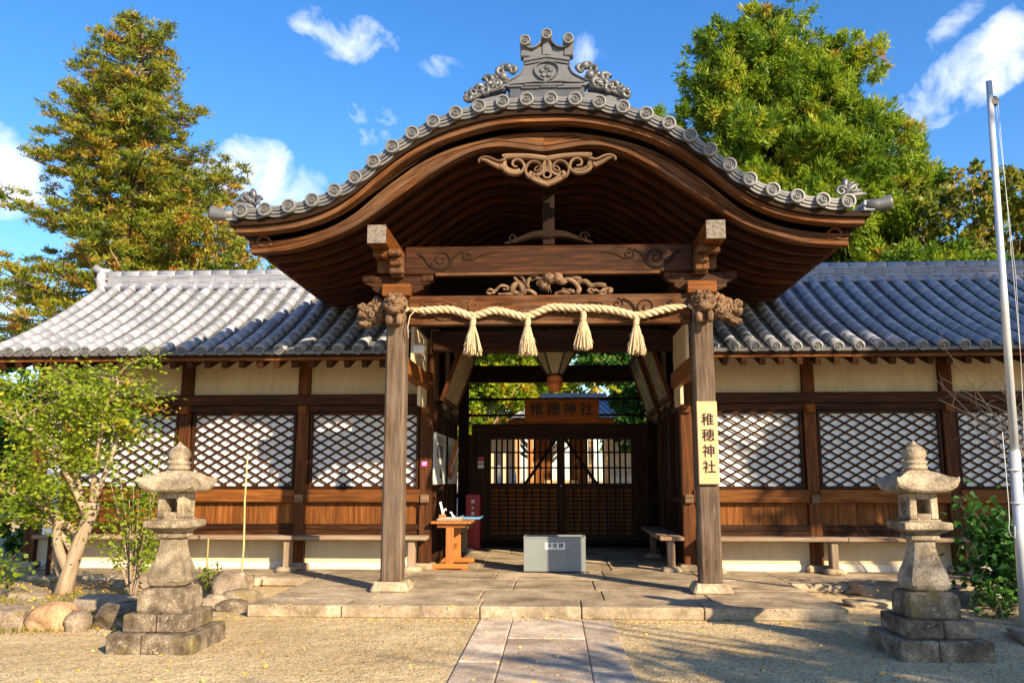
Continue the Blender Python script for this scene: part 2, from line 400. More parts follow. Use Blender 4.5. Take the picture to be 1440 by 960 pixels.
    def lathe(s, prof, c, n=16, axis='z', m=0, r=None, sm=True, caps=True):
        L = []
        for rr, z in prof:
            l = []
            for k in range(n):
                a = 2 * math.pi * k / n; x, y = rr * math.cos(a), rr * math.sin(a)
                l.append((c[0] + x, c[1] + y, c[2] + z) if axis == 'z' else (c[0] + x, c[1] - z, c[2] + y))
            L.append(l)
        return s.loops(L, m, r, sm, caps)
    def band(s, lo, hi, xs, y0, y1, m=0, r=None, sm=False, caps=True):
        V = []; G = []; Ls = 0; pp = None
        for x in xs:
            a, b = lo(x), hi(x)
            if pp is not None: Ls += math.hypot(x - pp[0], a - pp[1])
            pp = (x, a)
            V += [(x, y0, a), (x, y0, b), (x, y1, b), (x, y1, a)]
            G += [(Ls, 0, 0), (Ls, b - a, 0), (Ls, b - a, y1 - y0), (Ls, 0, y1 - y0)]
        F = []; n = len(xs)
        for i in range(n - 1):
            for k in range(4):
                k2 = (k + 1) % 4; F.append((i * 4 + k, (i + 1) * 4 + k, (i + 1) * 4 + k2, i * 4 + k2))
        if caps: F.append((0, 1, 2, 3)); F.append(((n - 1) * 4 + 3, (n - 1) * 4 + 2, (n - 1) * 4 + 1, (n - 1) * 4))
        return s.add(V, F, G, r, m, sm)
    def prism(s, poly, y0, y1, m=0, r=None):          # poly in (x, z)
        n = len(poly); V = [(x, y0, z) for x, z in poly] + [(x, y1, z) for x, z in poly]
        area = sum(poly[i][0] * poly[(i + 1) % n][1] - poly[(i + 1) % n][0] * poly[i][1] for i in range(n))
        F = [tuple(range(n)), tuple(range(n, 2 * n))[::-1]] + [((i + 1) % n, i, n + i, n + (i + 1) % n) for i in range(n)]
        if area < 0: F = [f[::-1] for f in F]
        return s.add(V, F, [(p[0], p[2], p[1]) for p in V], r, m)
    def ribbon(s, pts, w, y0, y1, m=0, r=None):       # rounded raised strip following 2D points (x, z); y0 is the front
        n = len(pts); w = w if isinstance(w, (list, tuple)) else [w] * n
        V = []; G = []; L = 0
        for i, (x, z) in enumerate(pts):
            a = pts[max(0, i - 1)]; b = pts[min(n - 1, i + 1)]
            tx, tz = b[0] - a[0], b[1] - a[1]; l = math.hypot(tx, tz) or 1; nx, nz = -tz / l, tx / l
            if i: L += math.hypot(x - pts[i - 1][0], z - pts[i - 1][1])
            h = w[i] / 2; e = (y1 - y0)
            for (o, y) in ((-1, y1), (-1, y0 + e * .25), (-.5, y0), (.5, y0), (1, y0 + e * .25), (1, y1)):
                V.append((x + nx * o * h, y, z + nz * o * h)); G.append((L, o * h, y))
        F = []
        for i in range(n - 1):
            for k in range(6):
                k2 = (k + 1) % 6; F.append((i * 6 + k, i * 6 + k2, (i + 1) * 6 + k2, (i + 1) * 6 + k))
        F.append(tuple(range(6))[::-1]); F.append(tuple((n - 1) * 6 + k for k in range(6)))
        return s.add(V, F, G, r, m)
    def blob(s, c, rad, seed=0, n=10, amp=.25, freq=1.5, m=0, sm=True, flat=None, boxy=0.0):
        V = []; rows = n; cols = n * 2
        for i in range(rows + 1):
            th = math.pi * i / rows
            for k in range(cols):
                ph = 2 * math.pi * k / cols
                d = Vector((math.sin(th) * math.cos(ph), math.sin(th) * math.sin(ph), math.cos(th)))
                q = mnoise.noise(d * freq + Vector((seed * 3.7, seed, -seed))) * amp + mnoise.noise(d * freq * 3 + Vector((seed, 5, 1))) * amp * .35
                e = 1.0
                if boxy: e = (1 - boxy) + boxy / max(abs(d.x), abs(d.y), abs(d.z))
                p = d * (1 + q) * e
                z = p.z * rad[2]
                if flat is not None: z = max(z, flat)
                V.append((c[0] + p.x * rad[0], c[1] + p.y * rad[1], c[2] + z))
        F = []
        for i in range(rows):
            for k in range(cols):
                k2 = (k + 1) % cols; F.append((i * cols + k, (i + 1) * cols + k, (i + 1) * cols + k2, i * cols + k2))
        return s.add(V, F, None, None, m, sm)

def link(o, parent=None, label=None, kind=None):
    COL.objects.link(o)
    if parent is not None:
        o.parent = parent
        if parent.type == 'EMPTY': o.matrix_parent_inverse = Matrix.Translation(-Vector(parent.location))
    if label: o['label'] = label
    if kind: o['kind'] = kind
    return o
def tag(o, label, cat, group=None, kind=None):
    o['label'] = label; o['category'] = cat
    if group: o['group'] = group
    if kind: o['kind'] = kind
    return o
def thing(name, label, cat, loc=(0, 0, 0), group=None):
    o = bpy.data.objects.new(name, None); o.location = loc; o.empty_display_size = .2; COL.objects.link(o)
    return tag(o, label, cat, group)
def place(name, me, loc, parent=None, rot=(0, 0, 0), label=None):
    o = bpy.data.objects.new(name, me); link(o, parent, label); o.location = loc; o.rotation_euler = rot; return o
def hermite(pts):
    xs = [p[0] for p in pts]; ys = [p[1] for p in pts]; n = len(xs)
    m = []
    for i in range(n):
        if i == 0 or i == n - 1: m.append(0 if i == 0 else (ys[-1] - ys[-2]) / (xs[-1] - xs[-2]))
        else: m.append((ys[i + 1] - ys[i - 1]) / (xs[i + 1] - xs[i - 1]))
    def f(x):
        x = abs(x); i = 0
        while i < n - 2 and x > xs[i + 1]: i += 1
        h = xs[i + 1] - xs[i]; t = (x - xs[i]) / h
        if t > 1: return ys[-1] + (x - xs[-1]) * m[-1]
        return ((2 * t ** 3 - 3 * t ** 2 + 1) * ys[i] + (t ** 3 - 2 * t ** 2 + t) * h * m[i] + (-2 * t ** 3 + 3 * t ** 2) * ys[i + 1] + (t ** 3 - t ** 2) * h * m[i + 1])
    return f
def spiral(cx, cz, r0, r1, a0, turns, n=18, flip=1):
    out = []
    for i in range(n + 1):
        t = i / n; r = r0 + (r1 - r0) * t; a = R(a0) + flip * 2 * math.pi * turns * t
        out.append((cx + r * math.cos(a), cz + r * math.sin(a)))
    return out
def smooth2(pts, it=2):
    for _ in range(it):
        q = [pts[0]]
        for a, b in zip(pts[:-1], pts[1:]):
            q.append(tuple(.75 * u + .25 * v for u, v in zip(a, b))); q.append(tuple(.25 * u + .75 * v for u, v in zip(a, b)))
        q.append(pts[-1]); pts = q
    return pts
def text_mesh(name, body, size, M, mat, parent, extrude=.002, bold=0.0):
    cu = bpy.data.curves.new(name, 'FONT'); cu.body = body; cu.size = size; cu.extrude = extrude
    cu.align_x = 'CENTER'; cu.align_y = 'CENTER'; cu.resolution_u = 3
    t = bpy.data.objects.new(name, cu); COL.objects.link(t); bpy.context.view_layer.update()
    src = bpy.data.meshes.new_from_object(t.evaluated_get(bpy.context.evaluated_depsgraph_get()))
    bpy.data.objects.remove(t)
    v = [tuple(p.co) for p in src.vertices]; f = [tuple(p.vertices) for p in src.polygons]
    V = []; F = []
    for k, (dx, dy) in enumerate(((0, 0), (bold, 0), (-bold, 0), (0, bold), (0, -bold * .8)) if bold else ((0, 0),)):
        n = len(V); V += [(x + dx, y + dy, z + .0002 * k) for x, y, z in v]; F += [tuple(q + n for q in p) for p in f]
    me = bpy.data.meshes.new(name); me.from_pydata(V, [], F); me.transform(M); me.materials.append(mat)
    return link(bpy.data.objects.new(name, me), parent)
def quads_mesh(name, V, rnd, mat, parent=None, F=None):
    """V: (n,4,3) array of quads"""
    n = V.shape[0]; me = bpy.data.meshes.new(name)
    me.vertices.add(n * 4); me.vertices.foreach_set('co', V.reshape(-1).astype(np.float32))
    me.loops.add(n * 4); me.loops.foreach_set('vertex_index', np.arange(n * 4, dtype=np.int32))
    me.polygons.add(n); me.polygons.foreach_set('loop_start', np.arange(0, n * 4, 4, dtype=np.int32))
    me.update(calc_edges=True)
    a = me.attributes.new('rnd', 'FLOAT', 'POINT'); a.data.foreach_set('value', np.repeat(rnd, 4).astype(np.float32))
    me.materials.append(mat)
    return link(bpy.data.objects.new(name, me), parent)
def cards(C, D, length, width, fold=.25):
    """leaf cards: base C, direction D, each a pointed rhombus"""
    n = len(C); D = D / (np.linalg.norm(D, axis=1, keepdims=True) + 1e-9)
    rv = nrg.normal(size=(n, 3)); S = np.cross(D, rv); S /= (np.linalg.norm(S, axis=1, keepdims=True) + 1e-9)
    N = np.cross(D, S)
    L = np.asarray(length).reshape(-1, 1) * np.ones((n, 1)); Wd = np.asarray(width).reshape(-1, 1) * np.ones((n, 1))
    V = np.stack([C, C + D * L * .5 + S * Wd * .5 + N * Wd * fold, C + D * L, C + D * L * .5 - S * Wd * .5 + N * Wd * fold], 1)
    return V

# ------------------------------------------------------------------ ground, paving, path (the setting)
gm = MB(); gm.add([(-300, -150, 0), (300, -150, 0), (300, 500, 0), (-300, 500, 0)], [(0, 1, 2, 3)])
gm.build('ground', GRAVEL, kind='structure')
def slab(mb, x0, x1, y0, y1, z0, z1, ch=.012):
    g = .005
    dz = rng.uniform(-.006, .004)
    mb.bx(x0 + g, x1 - g, y0 + g, y1 - g, z0, z1 + dz, ch)
pv = MB()
pv.bx(-3.62, 3.42, 10.3, 19.8, .002, .108, 0)
def row(y0, y1, x0, x1, n, jit=.25):
    xs = [x0 + (x1 - x0) * i / n + (rng.uniform(-jit, jit) if 0 < i < n else 0) for i in range(n + 1)]
    for a, b in zip(xs[:-1], xs[1:]): slab(pv, a, b, y0, y1, .0, .14)
row(10.25, 10.85, -3.62, 3.44, 5, .3)
row(10.85, 11.85, -3.6, 3.42, 5, .3)
row(11.85, 13.0, -3.6, 3.42, 5, .3)
for a, b, n in ((13.0, 14.3, 5), (14.3, 15.8, 4), (15.8, 17.4, 4), (17.4, 18.9, 4)): row(a, b, -2.1 if a > 14 else -3.6, 2.2 if a > 14 else 3.42, n, .25)
for sgn, xa, xb in ((-1, -9.2, -3.62), (1, 3.44, 9.6)):
    pv.bx(xa, xb, 13.25 if sgn < 0 else 12.95, 14.6, 0, .125, .02)
    n = 7
    for i in range(n):
        u = xa + (xb - xa) * i / n; v = xa + (xb - xa) * (i + 1) / n
        yy = (12.98 if sgn < 0 else 12.68) + rng.uniform(-.05, .05)
        slab(pv, u, v, yy, yy + .3, 0, .13, .03)
pv.build('pavement', S_PAVE, kind='structure')
pp = MB()
ys = 10.24
for k, (a, b) in enumerate(((-.82, -.44), (-.44, .36), (.36, .725))):
    y = 10.24
    for L in ((2.4, 2.1, 2.6, 3, 3), (1.25, 2.8, 2.2, 3, 3), (2.7, 2.2, 2.0, 3, 3))[k]:
        slab(pp, a, b, y - L, y, -.05, .016, .008); y -= L
pp.build('path', S_PATH, kind='structure')
sg = MB()
N = 46
def soil_h(x, y):
    e = min(1, max(0, (-5.0 - x) / .9 + .5 * mnoise.noise(Vector((x, y, 0))))) * min(1, max(0, (y - 9.3) / .5))
    return -.03 + .115 * e + .03 * mnoise.noise(Vector((x * 1.7, y * 1.7, 3))) * e
V = []; F = []
for i in range(N + 1):
    for j in range(N + 1):
        x = -13 + 8.6 * i / N; y = 9.1 + 3.95 * j / N; V.append((x, y, soil_h(x, y)))
for i in range(N):
    for j in range(N): F.append((i * (N + 1) + j, (i + 1) * (N + 1) + j, (i + 1) * (N + 1) + j + 1, i * (N + 1) + j + 1))
sg.add(V, F, sm=True); sg.build('garden_soil', SOIL, kind='structure')
sg = MB(); V = []; F = []
for i in range(N + 1):
    for j in range(N + 1):
        x = 5.0 + 6 * i / N; y = 9.0 + 3.7 * j / N
        e = min(1, max(0, (x - 5.15) / .5)) * min(1, max(0, (y - 9.3) / .5)); V.append((x, y, -.03 + .11 * e + .03 * mnoise.noise(Vector((x * 1.7, y * 1.7, 9)))*e))
for i in range(N):
    for j in range(N): F.append((i * (N + 1) + j, (i + 1) * (N + 1) + j, (i + 1) * (N + 1) + j + 1, i * (N + 1) + j + 1))
sg.add(V, F, sm=True); sg.build('planting_bed', SOIL, kind='structure')

# ------------------------------------------------------------------ round end tile shared mesh (faces -Y)
def disk_mesh(rad, name):
    mb = MB()
    mb.lathe([(rad, -.05), (rad, 0), (rad * .96, .016), (rad * .76, .018), (rad * .70, -.006), (rad * .05, -.006)], (0, 0, 0), 20, 'y', sm=False)
    for k in range(3):
        a = k * 120
        pts = []
        for i in range(9):
            t = i / 8; rr = rad * (.14 + .42 * t ** .8); an = R(a + 190 * t)
            pts.append((rr * math.cos(an), rr * math.sin(an)))
        mb.ribbon(pts, [rad * w for w in (.26, .24, .21, .18, .15, .12, .10, .07, .04)], -.012, .007)
    o = mb.build(name, TILE_W); me = o.data; bpy.data.objects.remove(o); return me
DISK = disk_mesh(.083, 'round_end_tile'); DISK_B = disk_mesh(.096, 'round_end_tile_large')

# ------------------------------------------------------------------ wings with tiled roofs
def roof_prof(t):      # t 0..1 eave -> ridge
    y = 13.12 + (16.45 - 13.12) * t
    return y, 3.60 + 1.86 * (t * .74 + .26 * t * t)
def offset_pt(t, d):
    y, z = roof_prof(t); y2, z2 = roof_prof(t + .01); ty, tz = y2 - y, z2 - z; l = math.hypot(ty, tz)
    return y - tz / l * d, z + ty / l * d
def tiled_roof(name, parent, x0, x1, rows_x, mirror_back=True):
    mb = MB()
    SEG = 13; NP = 27
    for back in (0, 1):
        def W(x, y, z): return (x, y, z) if not back else (x, 2 * 16.45 - y, z)
        seg = SEG if not back else 4; npan = NP if not back else 5
        for xi in rows_x:
            wob = rng.uniform(-.006, .006)
            for k in range(seg):
                ta, tb = k / seg, (k + 1) / seg
                rr = rng.random()
                L = []
                for t, ra in ((ta - .004 if k else ta, .094), (ta + (tb - ta) * .9, .090), (tb, .084)):
                    l = []
                    for q in range(9):
                        a = math.pi * q / 8; d = .05 + math.sin(a) * ra
                        y, z = offset_pt(t, d + wob); l.append(W(xi + math.cos(a) * ra, y, z))
                    L.append(l)
                # front lip
                l0 = []
                for q in range(9):
                    a = math.pi * q / 8; y, z = offset_pt(ta, .045 + math.sin(a) * .066 + wob); l0.append(W(xi + math.cos(a) * .066, y, z))
                L = [l0] + L
                nn = 9; V = [p for l in L for p in l]; F = []
                for i in range(3):
                    for q in range(8):
                        f = (i * nn + q, i * nn + q + 1, (i + 1) * nn + q + 1, (i + 1) * nn + q)
                        F.append(f if back else f[::-1])
                mb.add(V, F, None, rr, 0, False)
                for fi in range(len(F)): mb.sm[-1 - fi] = fi < 16
        xs = list(rows_x)
        gaps = [(x0, xs[0])] + list(zip(xs[:-1], xs[1:])) + [(xs[-1], x1)]
        for a, b in gaps:
            if b - a < .05: continue
            w = (b - a) / 2 - .02; cx = (a + b) / 2
            for k in range(npan):
                ta, tb = k / npan, (k + 1) / npan + .004
                L = []
                for t, lift in ((ta, .0), (ta, .026), (tb, .004)):
                    l = []
                    for q in range(5):
                        u = -1 + q / 2; y, z = offset_pt(t, lift + .035 * u * u); l.append(W(cx + u * w, y, z))
                    L.append(l)
                V = [p for l in L for p in l]; F = []
                for i in range(2):
                    for q in range(4):
                        f = (i * 5 + q, i * 5 + q + 1, (i + 1) * 5 + q + 1, (i + 1) * 5 + q); F.append(f[::-1] if back else f)
                mb.add(V, F, None, rng.random(), 1, False)
            if not back:      # stacked eave lips below the first pan
                for dz in (-.022, -.046):
                    L = []
                    for yy in (0, .35):
                        for dd in ((dz, dz + .017) if yy == 0 else (dz + .017, dz)):
                            l = []
                            for q in range(5):
                                u = -1 + q / 2; y, z = offset_pt(0, dd + .03 * u * u); l.append((cx + u * w * 1.05, y + yy + (dz + .05) * .1, z + yy * .42))
                            L.append(l)
                    V = [p for l in L for p in l]; F = []
                    for i in range(3):
                        for q in range(4): F.append((i * 5 + q, i * 5 + q + 1, (i + 1) * 5 + q + 1, (i + 1) * 5 + q))
                    mb.add(V, F, None, rng.random())
    roof = mb.build(name, [TILE, TILE_P], parent)
    for xi in rows_x:
        y, z = offset_pt(0, .052)
        place('round_end_tile', DISK, (xi, y - .006, z), roof, (R(rng.uniform(-4, 4)), R(rng.uniform(0, 360)), 0))
    return roof
def ridge_stack(parent, x0, x1, end_side):
    mb = MB()
    z = 5.42
    for k in range(6):
        h = .042; w = .30 - .012 * k
        n = int((x1 - x0) / .42)
        for i in range(n):
            a = x0 + (x1 - x0) * (i + (.5 if k % 2 else 0) * .5) / n; b = min(x1, a + (x1 - x0) / n - .006)
            if i == n - 1: b = x1
            mb.bx(a, b, 16.45 - w / 2 - rng.uniform(0, .006), 16.45 + w / 2, z, z + h, .006)
        z += h + .006
    n = int((x1 - x0) / .36)
    for i in range(n):
        a = x0 + (x1 - x0) * i / n; b = x0 + (x1 - x0) * (i + 1) / n - .008
        mb.tube([(a, 16.45, z + .01), (b - .05, 16.45, z + .01), (b, 16.45, z + .01)], [.105, .105, .095], 12)
    mb.tube([(x0, 16.26, 5.415), (x1, 16.26, 5.415)], .05, 8)
    o = mb.build('roof_ridge', TILE, parent)
    e = MB()
    xe = x0 if end_side < 0 else x1
    e.blob((xe + end_side * .03, 16.45, 5.62), (.09, .23, .24), 3, 8, .35, 2.5, boxy=.4)
    e.tube([(xe - end_side * .1, 16.45, 5.80), (xe + end_side * .12, 16.45, 5.83), (xe + end_side * .24, 16.45, 5.90)], [.07, .07, .08], 10)
    e.build('ridge_end_tile', TILE, o)
    return o

def lattice_panel(parent, x0, x1, z0, z1, y):
    mb = MB()
    dx, dz = .275, .155
    w = .031; slope = dz / dx; L = math.hypot(dx, dz)
    for sgn, yy in ((1, y - .016), (-1, y - .003)):
        k = -40
        while k < 80:
            # line: z = z0 + sgn*slope*(x-x0) + k*dz
            c = z0 + k * dz + .03
            xa, xb = x0, x1
            f = lambda x: c + sgn * slope * (x - x0)
            inv = lambda z: x0 + (z - c) / (sgn * slope)
            lo, hi = sorted((inv(z0), inv(z1)))
            a, b = max(xa, lo), min(xb, hi)
            if b - a > .01:
                mb.bar((a, yy, f(a)), (b, yy, f(b)), .016, w, .003, up=(0, 0, 1))
            k += 1
    lat = mb.build('diamond_lattice', W_POST, parent)
    fr = MB(); t = .05
    fr.bx(x0 - t, x0, y - .035, y + .03, z0 - t, z1 + t); fr.bx(x1, x1 + t, y - .035, y + .03, z0 - t, z1 + t)
    fr.bx(x0, x1, y - .034, y + .03, z0 - t, z0); fr.bx(x0, x1, y - .034, y + .03, z1, z1 + t)
    fr.build('lattice_frame', W_POST, lat)
    b = MB(); b.bx(x0, x1, y + .035, y + .05, z0, z1, 0); b.build('white_backing', WHITE, lat)
    return lat

YW = 14.35
def wing(label, posts, x_out, x_in, rows_x, side):
    """side -1 left wing, +1 right wing"""
    t = thing('gate_wing', label, 'building wing', ((x_out + x_in) / 2, 16.4, 0), 'tiled wings flanking the gate')
    xa, xb = min(x_out, x_in), max(x_out, x_in)
    roof = tiled_roof('tiled_roof', t, xa - .15, xb, rows_x)
    ridge_stack(roof, xa - .1 if side < 0 else xb - 6.9, xb if side < 0 else xb + .1, side) if False else None
    ridge_stack(roof, *( (xa - .12, -2.4) if side < 0 else (2.5, xb + .12) ), side)
    # slab / boards under tiles
    mb = MB()
    n = 10
    for back in (0, 1):
        for i in range(n):
            a = offset_pt(i / n, -.03); b = offset_pt((i + 1) / n, -.03); a2 = offset_pt(i / n, -.07); b2 = offset_pt((i + 1) / n, -.07)
            f = (lambda y: y) if not back else (lambda y: 32.9 - y)
            V = [(xa - .1, f(a[0]), a[1]), (xb, f(a[0]), a[1]), (xb, f(b[0]), b[1]), (xa - .1, f(b[0]), b[1]), (xa - .1, f(a2[0]), a2[1]), (xb, f(a2[0]), a2[1]), (xb, f(b2[0]), b2[1]), (xa - .1, f(b2[0]), b2[1])]
            mb.add(V, [(0, 1, 2, 3), (7, 6, 5, 4), (0, 4, 5, 1), (3, 2, 6, 7), (0, 3, 7, 4), (1, 5, 6, 2)])
    mb.build('roof_boards', W_DARK, t)
    mb = MB(); mb.bx(xa - .12, xb, 13.17, 13.27, 3.49, 3.555, .008); mb.build('eave_board', W_BOARD, t)
    mb = MB(); mb.bx(xa - .12, xb, 13.12, 13.2, 3.56, 3.585, .004); mb.build('tile_batten', W_DARK, t)
    x = xa + .06
    while x < xb - .05:
        mb = MB(); mb.bar((x, 13.20, 3.425), (x, 14.7, 3.425 + 1.5 * .40), .098, .115, .006); mb.build('rafter', W_POST, t); x += .285
    for p in posts:
        mb = MB(); mb.bx(p - .1, p + .1, YW - .06, YW + .14, .22, 3.9, .01); po = mb.build('post', W_MID, t)
        mb = MB(); mb.bx(p - .19, p + .19, YW - .16, YW + .2, .12, .24, .03); mb.build('post_stone', S_PAVE, po)
        for z in (2.79, 1.3):
            mb = MB(); mb.bx(p - .072, p + .072, YW - .135, YW - .055, z - .075, z + .06, .01); mb.build('tenon_block', W_CARVE if z < 2 else W_BOARD, po)
    # continuous rails
    mb = MB(); mb.bx(xa, xb, YW - .09, YW + .1, 2.87, 3.05, .01); mb.build('upper_rail', W_POST, t)
    mb = MB(); mb.bx(xa, xb, YW - .045, YW + .1, .60, .83, .01); mb.build('lower_rail', W_POST, t)
    mb = MB(); mb.bx(xa, xb, YW + .05, YW + .12, 3.04, 3.95, 0); mb.build('plaster_band', PLASTER, t)
    mb = MB(); mb.bx(xa, xb, YW + .04, YW + .12, .22, .62, 0); mb.build('plaster_plinth', PLASTER, t)
    mb = MB(); mb.bx(xa, xb, YW + .025, YW + .13, .12, .245, .01); mb.build('lime_base_strip', LIME, t)
    mb = MB(); mb.bx(xa, xb, YW + .0, YW + .1, 3.9, 4.05, .01); mb.build('wall_plate', W_DARK, t)
    ps = sorted(posts + ([] if side < 0 else []))
    for a, b in zip(ps[:-1], ps[1:]):
        lattice_panel(t, a + .17, b - .17, 1.50, 2.70, YW + .02)
        mb = MB(); mb.bx(a + .1, b - .1, YW - .05, YW + .08, 2.75, 2.865, .008); mb.build('head_rail', W_POST, t)
        mb = MB(); mb.bx(a + .08, b - .08, YW - .1, YW + .08, 1.23, 1.445, .012); mb.build('sill_beam', W_BOARD, t)
        mb = MB(); nb = 7; w = (b - a - .2) / nb
        for i in range(nb):
            q = a + .1 + i * w; mb.bx(q + .002, q + w - .002, YW + .02 + rng.uniform(0, .004), YW + .05, .83, 1.23, .004)
        mb.build('plank_panel', W_BOARD, t)
        mb = MB(); mb.bx(a + .1, b - .1, YW - .06, YW + .06, .775, .87, .008); mb.build('skirting_rail', W_POST, t)
    # rear and end walls
    mb = MB(); mb.bx(xa, xb, 18.5, 18.6, .1, 4.0, 0); mb.build('rear_wall', PLASTER, t)
    xo = xa if side < 0 else xb - .1
    mb = MB(); mb.bx(xo, xo + .1, YW + .14, 18.5, .1, 3.9, 0)
    V = [(xo, YW + .1, 3.9), (xo, 18.5, 3.9), (xo, 16.45, 5.2), (xo + .1, YW + .1, 3.9), (xo + .1, 18.5, 3.9), (xo + .1, 16.45, 5.2)]
    mb.add(V, [(0, 2, 1), (3, 4, 5), (0, 3, 5, 2), (1, 2, 5, 4)]); mb.build('end_wall', PLASTER, t)
    return t
lrows = [-9.08 + .3175 * i for i in range(22)]
rrows = [2.55 + .3175 * i for i in range(23)]
LW = wing('long low wing left of the gate with sunlit pale tiles and lattice windows', [-8.9, -8.35, -6.32, -4.25, -2.12], -9.0, -2.25, lrows, -1)
RW = wing('long low wing right of the gate with shaded bluish tiles and lattice windows', [2.27, 4.32, 6.58, 8.85], 9.45, 2.4, rrows, 1)

# ------------------------------------------------------------------ the gate building with its curved porch roof
Lf = hermite([(0, 6.02), (.25, 6.055), (.6, 6.10), (.95, 6.05), (1.46, 5.785), (2.04, 5.37), (2.62, 4.975), (3.3, 4.72), (3.75, 4.655), (4.3, 4.63)])
Tf = hermite([(0, 6.62), (.5, 6.60), (1.0, 6.50), (1.5, 6.32), (1.9, 6.08), (2.25, 5.80), (2.6, 5.50), (3.0, 5.29), (3.5, 5.17), (4.1, 5.13), (4.7, 5.14)])
def frange(a, b, n): return [a + (b - a) * i / n for i in range(n + 1)]
G = thing('gatehouse', 'dark wooden shrine gate under a tall bell-curved tiled porch roof', 'gatehouse', (0, 13, .14))
X = frange(-4.0, 4.0, 90); CX = -.05
# roof body
mb = MB()
mb.band(lambda x: max(Lf(x) + .30, Tf(x) - .30), lambda x: Tf(x) - .10, frange(-4.18, 4.18, 90), 10.91, 16.9)
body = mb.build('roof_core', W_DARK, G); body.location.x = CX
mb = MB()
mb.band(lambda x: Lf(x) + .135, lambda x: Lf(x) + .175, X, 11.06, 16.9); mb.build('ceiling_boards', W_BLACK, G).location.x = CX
# tiles over the curve
mb = MB()
arc = [0]; xs_t = frange(0, 4.6, 300)
for a, b in zip(xs_t[:-1], xs_t[1:]): arc.append(arc[-1] + math.hypot(b - a, Tf(b) - Tf(a)))
def x_at(s):
    return float(np.interp(s, arc, xs_t))
tot = arc[-1]
def tnorm(x):
    e = .01; dz = (Tf(x + e) - Tf(x - e)) / (2 * e)
    l = math.hypot(1, dz); return -dz / l, 1 / l
for sg in (-1, 1):
    y = 11.35; k = 0
    while y < 16.7:
        nseg = 16
        for i in range(nseg):
            sa, sb = tot * .93 * i / nseg + .02, tot * .93 * (i + 1) / nseg + .02
            L = []
            for s_, ra in ((sa, .088), (sb - .02, .082)):
                xx = min(4.62, x_at(s_)); nx, nzz = tnorm(xx); l = []
                for q in range(7):
                    a = math.pi * q / 6
                    d = math.sin(a) * ra; l.append((sg * (xx + nx * d), y + math.cos(a) * ra, Tf(xx) - .03 + nzz * d))
                L.append(l)
            V = [p for l in L for p in l]; F = [(q, q + 1, 7 + q + 1, 7 + q)[::sg] for q in range(6)]
            mb.add(V, F, None, rng.random(), 0, True)
        y += .3
    # pans as stepped courses
    nseg = 40
    for i in range(nseg):
        sa, sb = tot * .925 * i / nseg, tot * .925 * (i + 1) / nseg
        xa_, xb_ = x_at(sa), x_at(sb)
        mb.add([(sg * xa_, 10.9, Tf(xa_) - .055), (sg * xa_, 16.8, Tf(xa_) - .055), (sg * xb_, 16.8, Tf(xb_) - .035), (sg * xb_, 10.9, Tf(xb_) - .035),
                (sg * xb_, 16.8, Tf(xb_) - .07), (sg * xb_, 10.9, Tf(xb_) - .07)], [(0, 1, 2, 3)[::-sg], (3, 2, 4, 5)[::-sg]])
# short front tiles (each turned to the gable)
fx = []
S0 = .0
step = .3065
ns = int(4.62 / 1)  # placeholder count bound
k = 0
s_list = []
s_ = -step * 14
pos_list = [.10 + j * .3225 for j in range(-14, 14)]
ends = []
for s_ in pos_list:
    xx = math.copysign(x_at(abs(s_)), s_) if s_ else 0.0
    ends.append((s_, xx))
for s_, xx in ends:
    zc = Tf(xx)
    L = []
    nx, nzz = tnorm(abs(xx)); nx *= (1 if xx >= 0 else -1)
    tx, tz = nzz, -nx
    for y_, ra in ((10.585, .088), (10.95, .088), (11.28, .08)):
        l = []
        for q in range(9):
            a = math.pi * (q / 8 * 1.1 - .05); l.append((xx + tx * math.cos(a) * ra + nx * math.sin(a) * ra, y_, zc + tz * math.cos(a) * ra + nzz * math.sin(a) * ra + (y_ - 10.585) * .03))
        L.append(l)
    V = [p for l in L for p in l]; F = []
    for i in range(2):
        for q in range(8): F.append((i * 9 + q, (i + 1) * 9 + q, (i + 1) * 9 + q + 1, i * 9 + q + 1))
    mb.add(V, F, None, rng.random(), 0, True)
# pan lips between the short front tiles: three stacked curved edges
for (sa, xa_), (sb, xb_) in zip(ends[:-1], ends[1:]):
    for lay, (off, yf) in enumerate(((.012, 10.615), (-.028, 10.600), (-.068, 10.612), (-.108, 10.628))):
        L = []
        for (yy, th) in ((yf, 0), (yf, .029), (11.3, .034)):
            l = []
            for q in range(7):
                u = q / 6; ss = sa + (sb - sa) * u; x_ = math.copysign(x_at(abs(ss)), ss); nx, nzz = tnorm(abs(x_)); nx *= (1 if x_ >= 0 else -1)
                d = off + th + .035 * (2 * u - 1) ** 2; l.append((x_ + nx * d, yy, Tf(x_) + nzz * d))
            L.append(l)
        V = [p for l in L for p in l]; F = []
        for i in range(2):
            for q in range(6): F.append((i * 7 + q, i * 7 + q + 1, (i + 1) * 7 + q + 1, (i + 1) * 7 + q))
        L0 = [(p[0], p[1], p[2]) for p in L[0]]
        bot = [(p[0], 11.3, p[2]) for p in L[0]]
        n0 = len(V); V += bot
        for q in range(6): F.append((q + 1, q, n0 + q, n0 + q + 1))
        mb.add(V, F, None, rng.random(), 1)
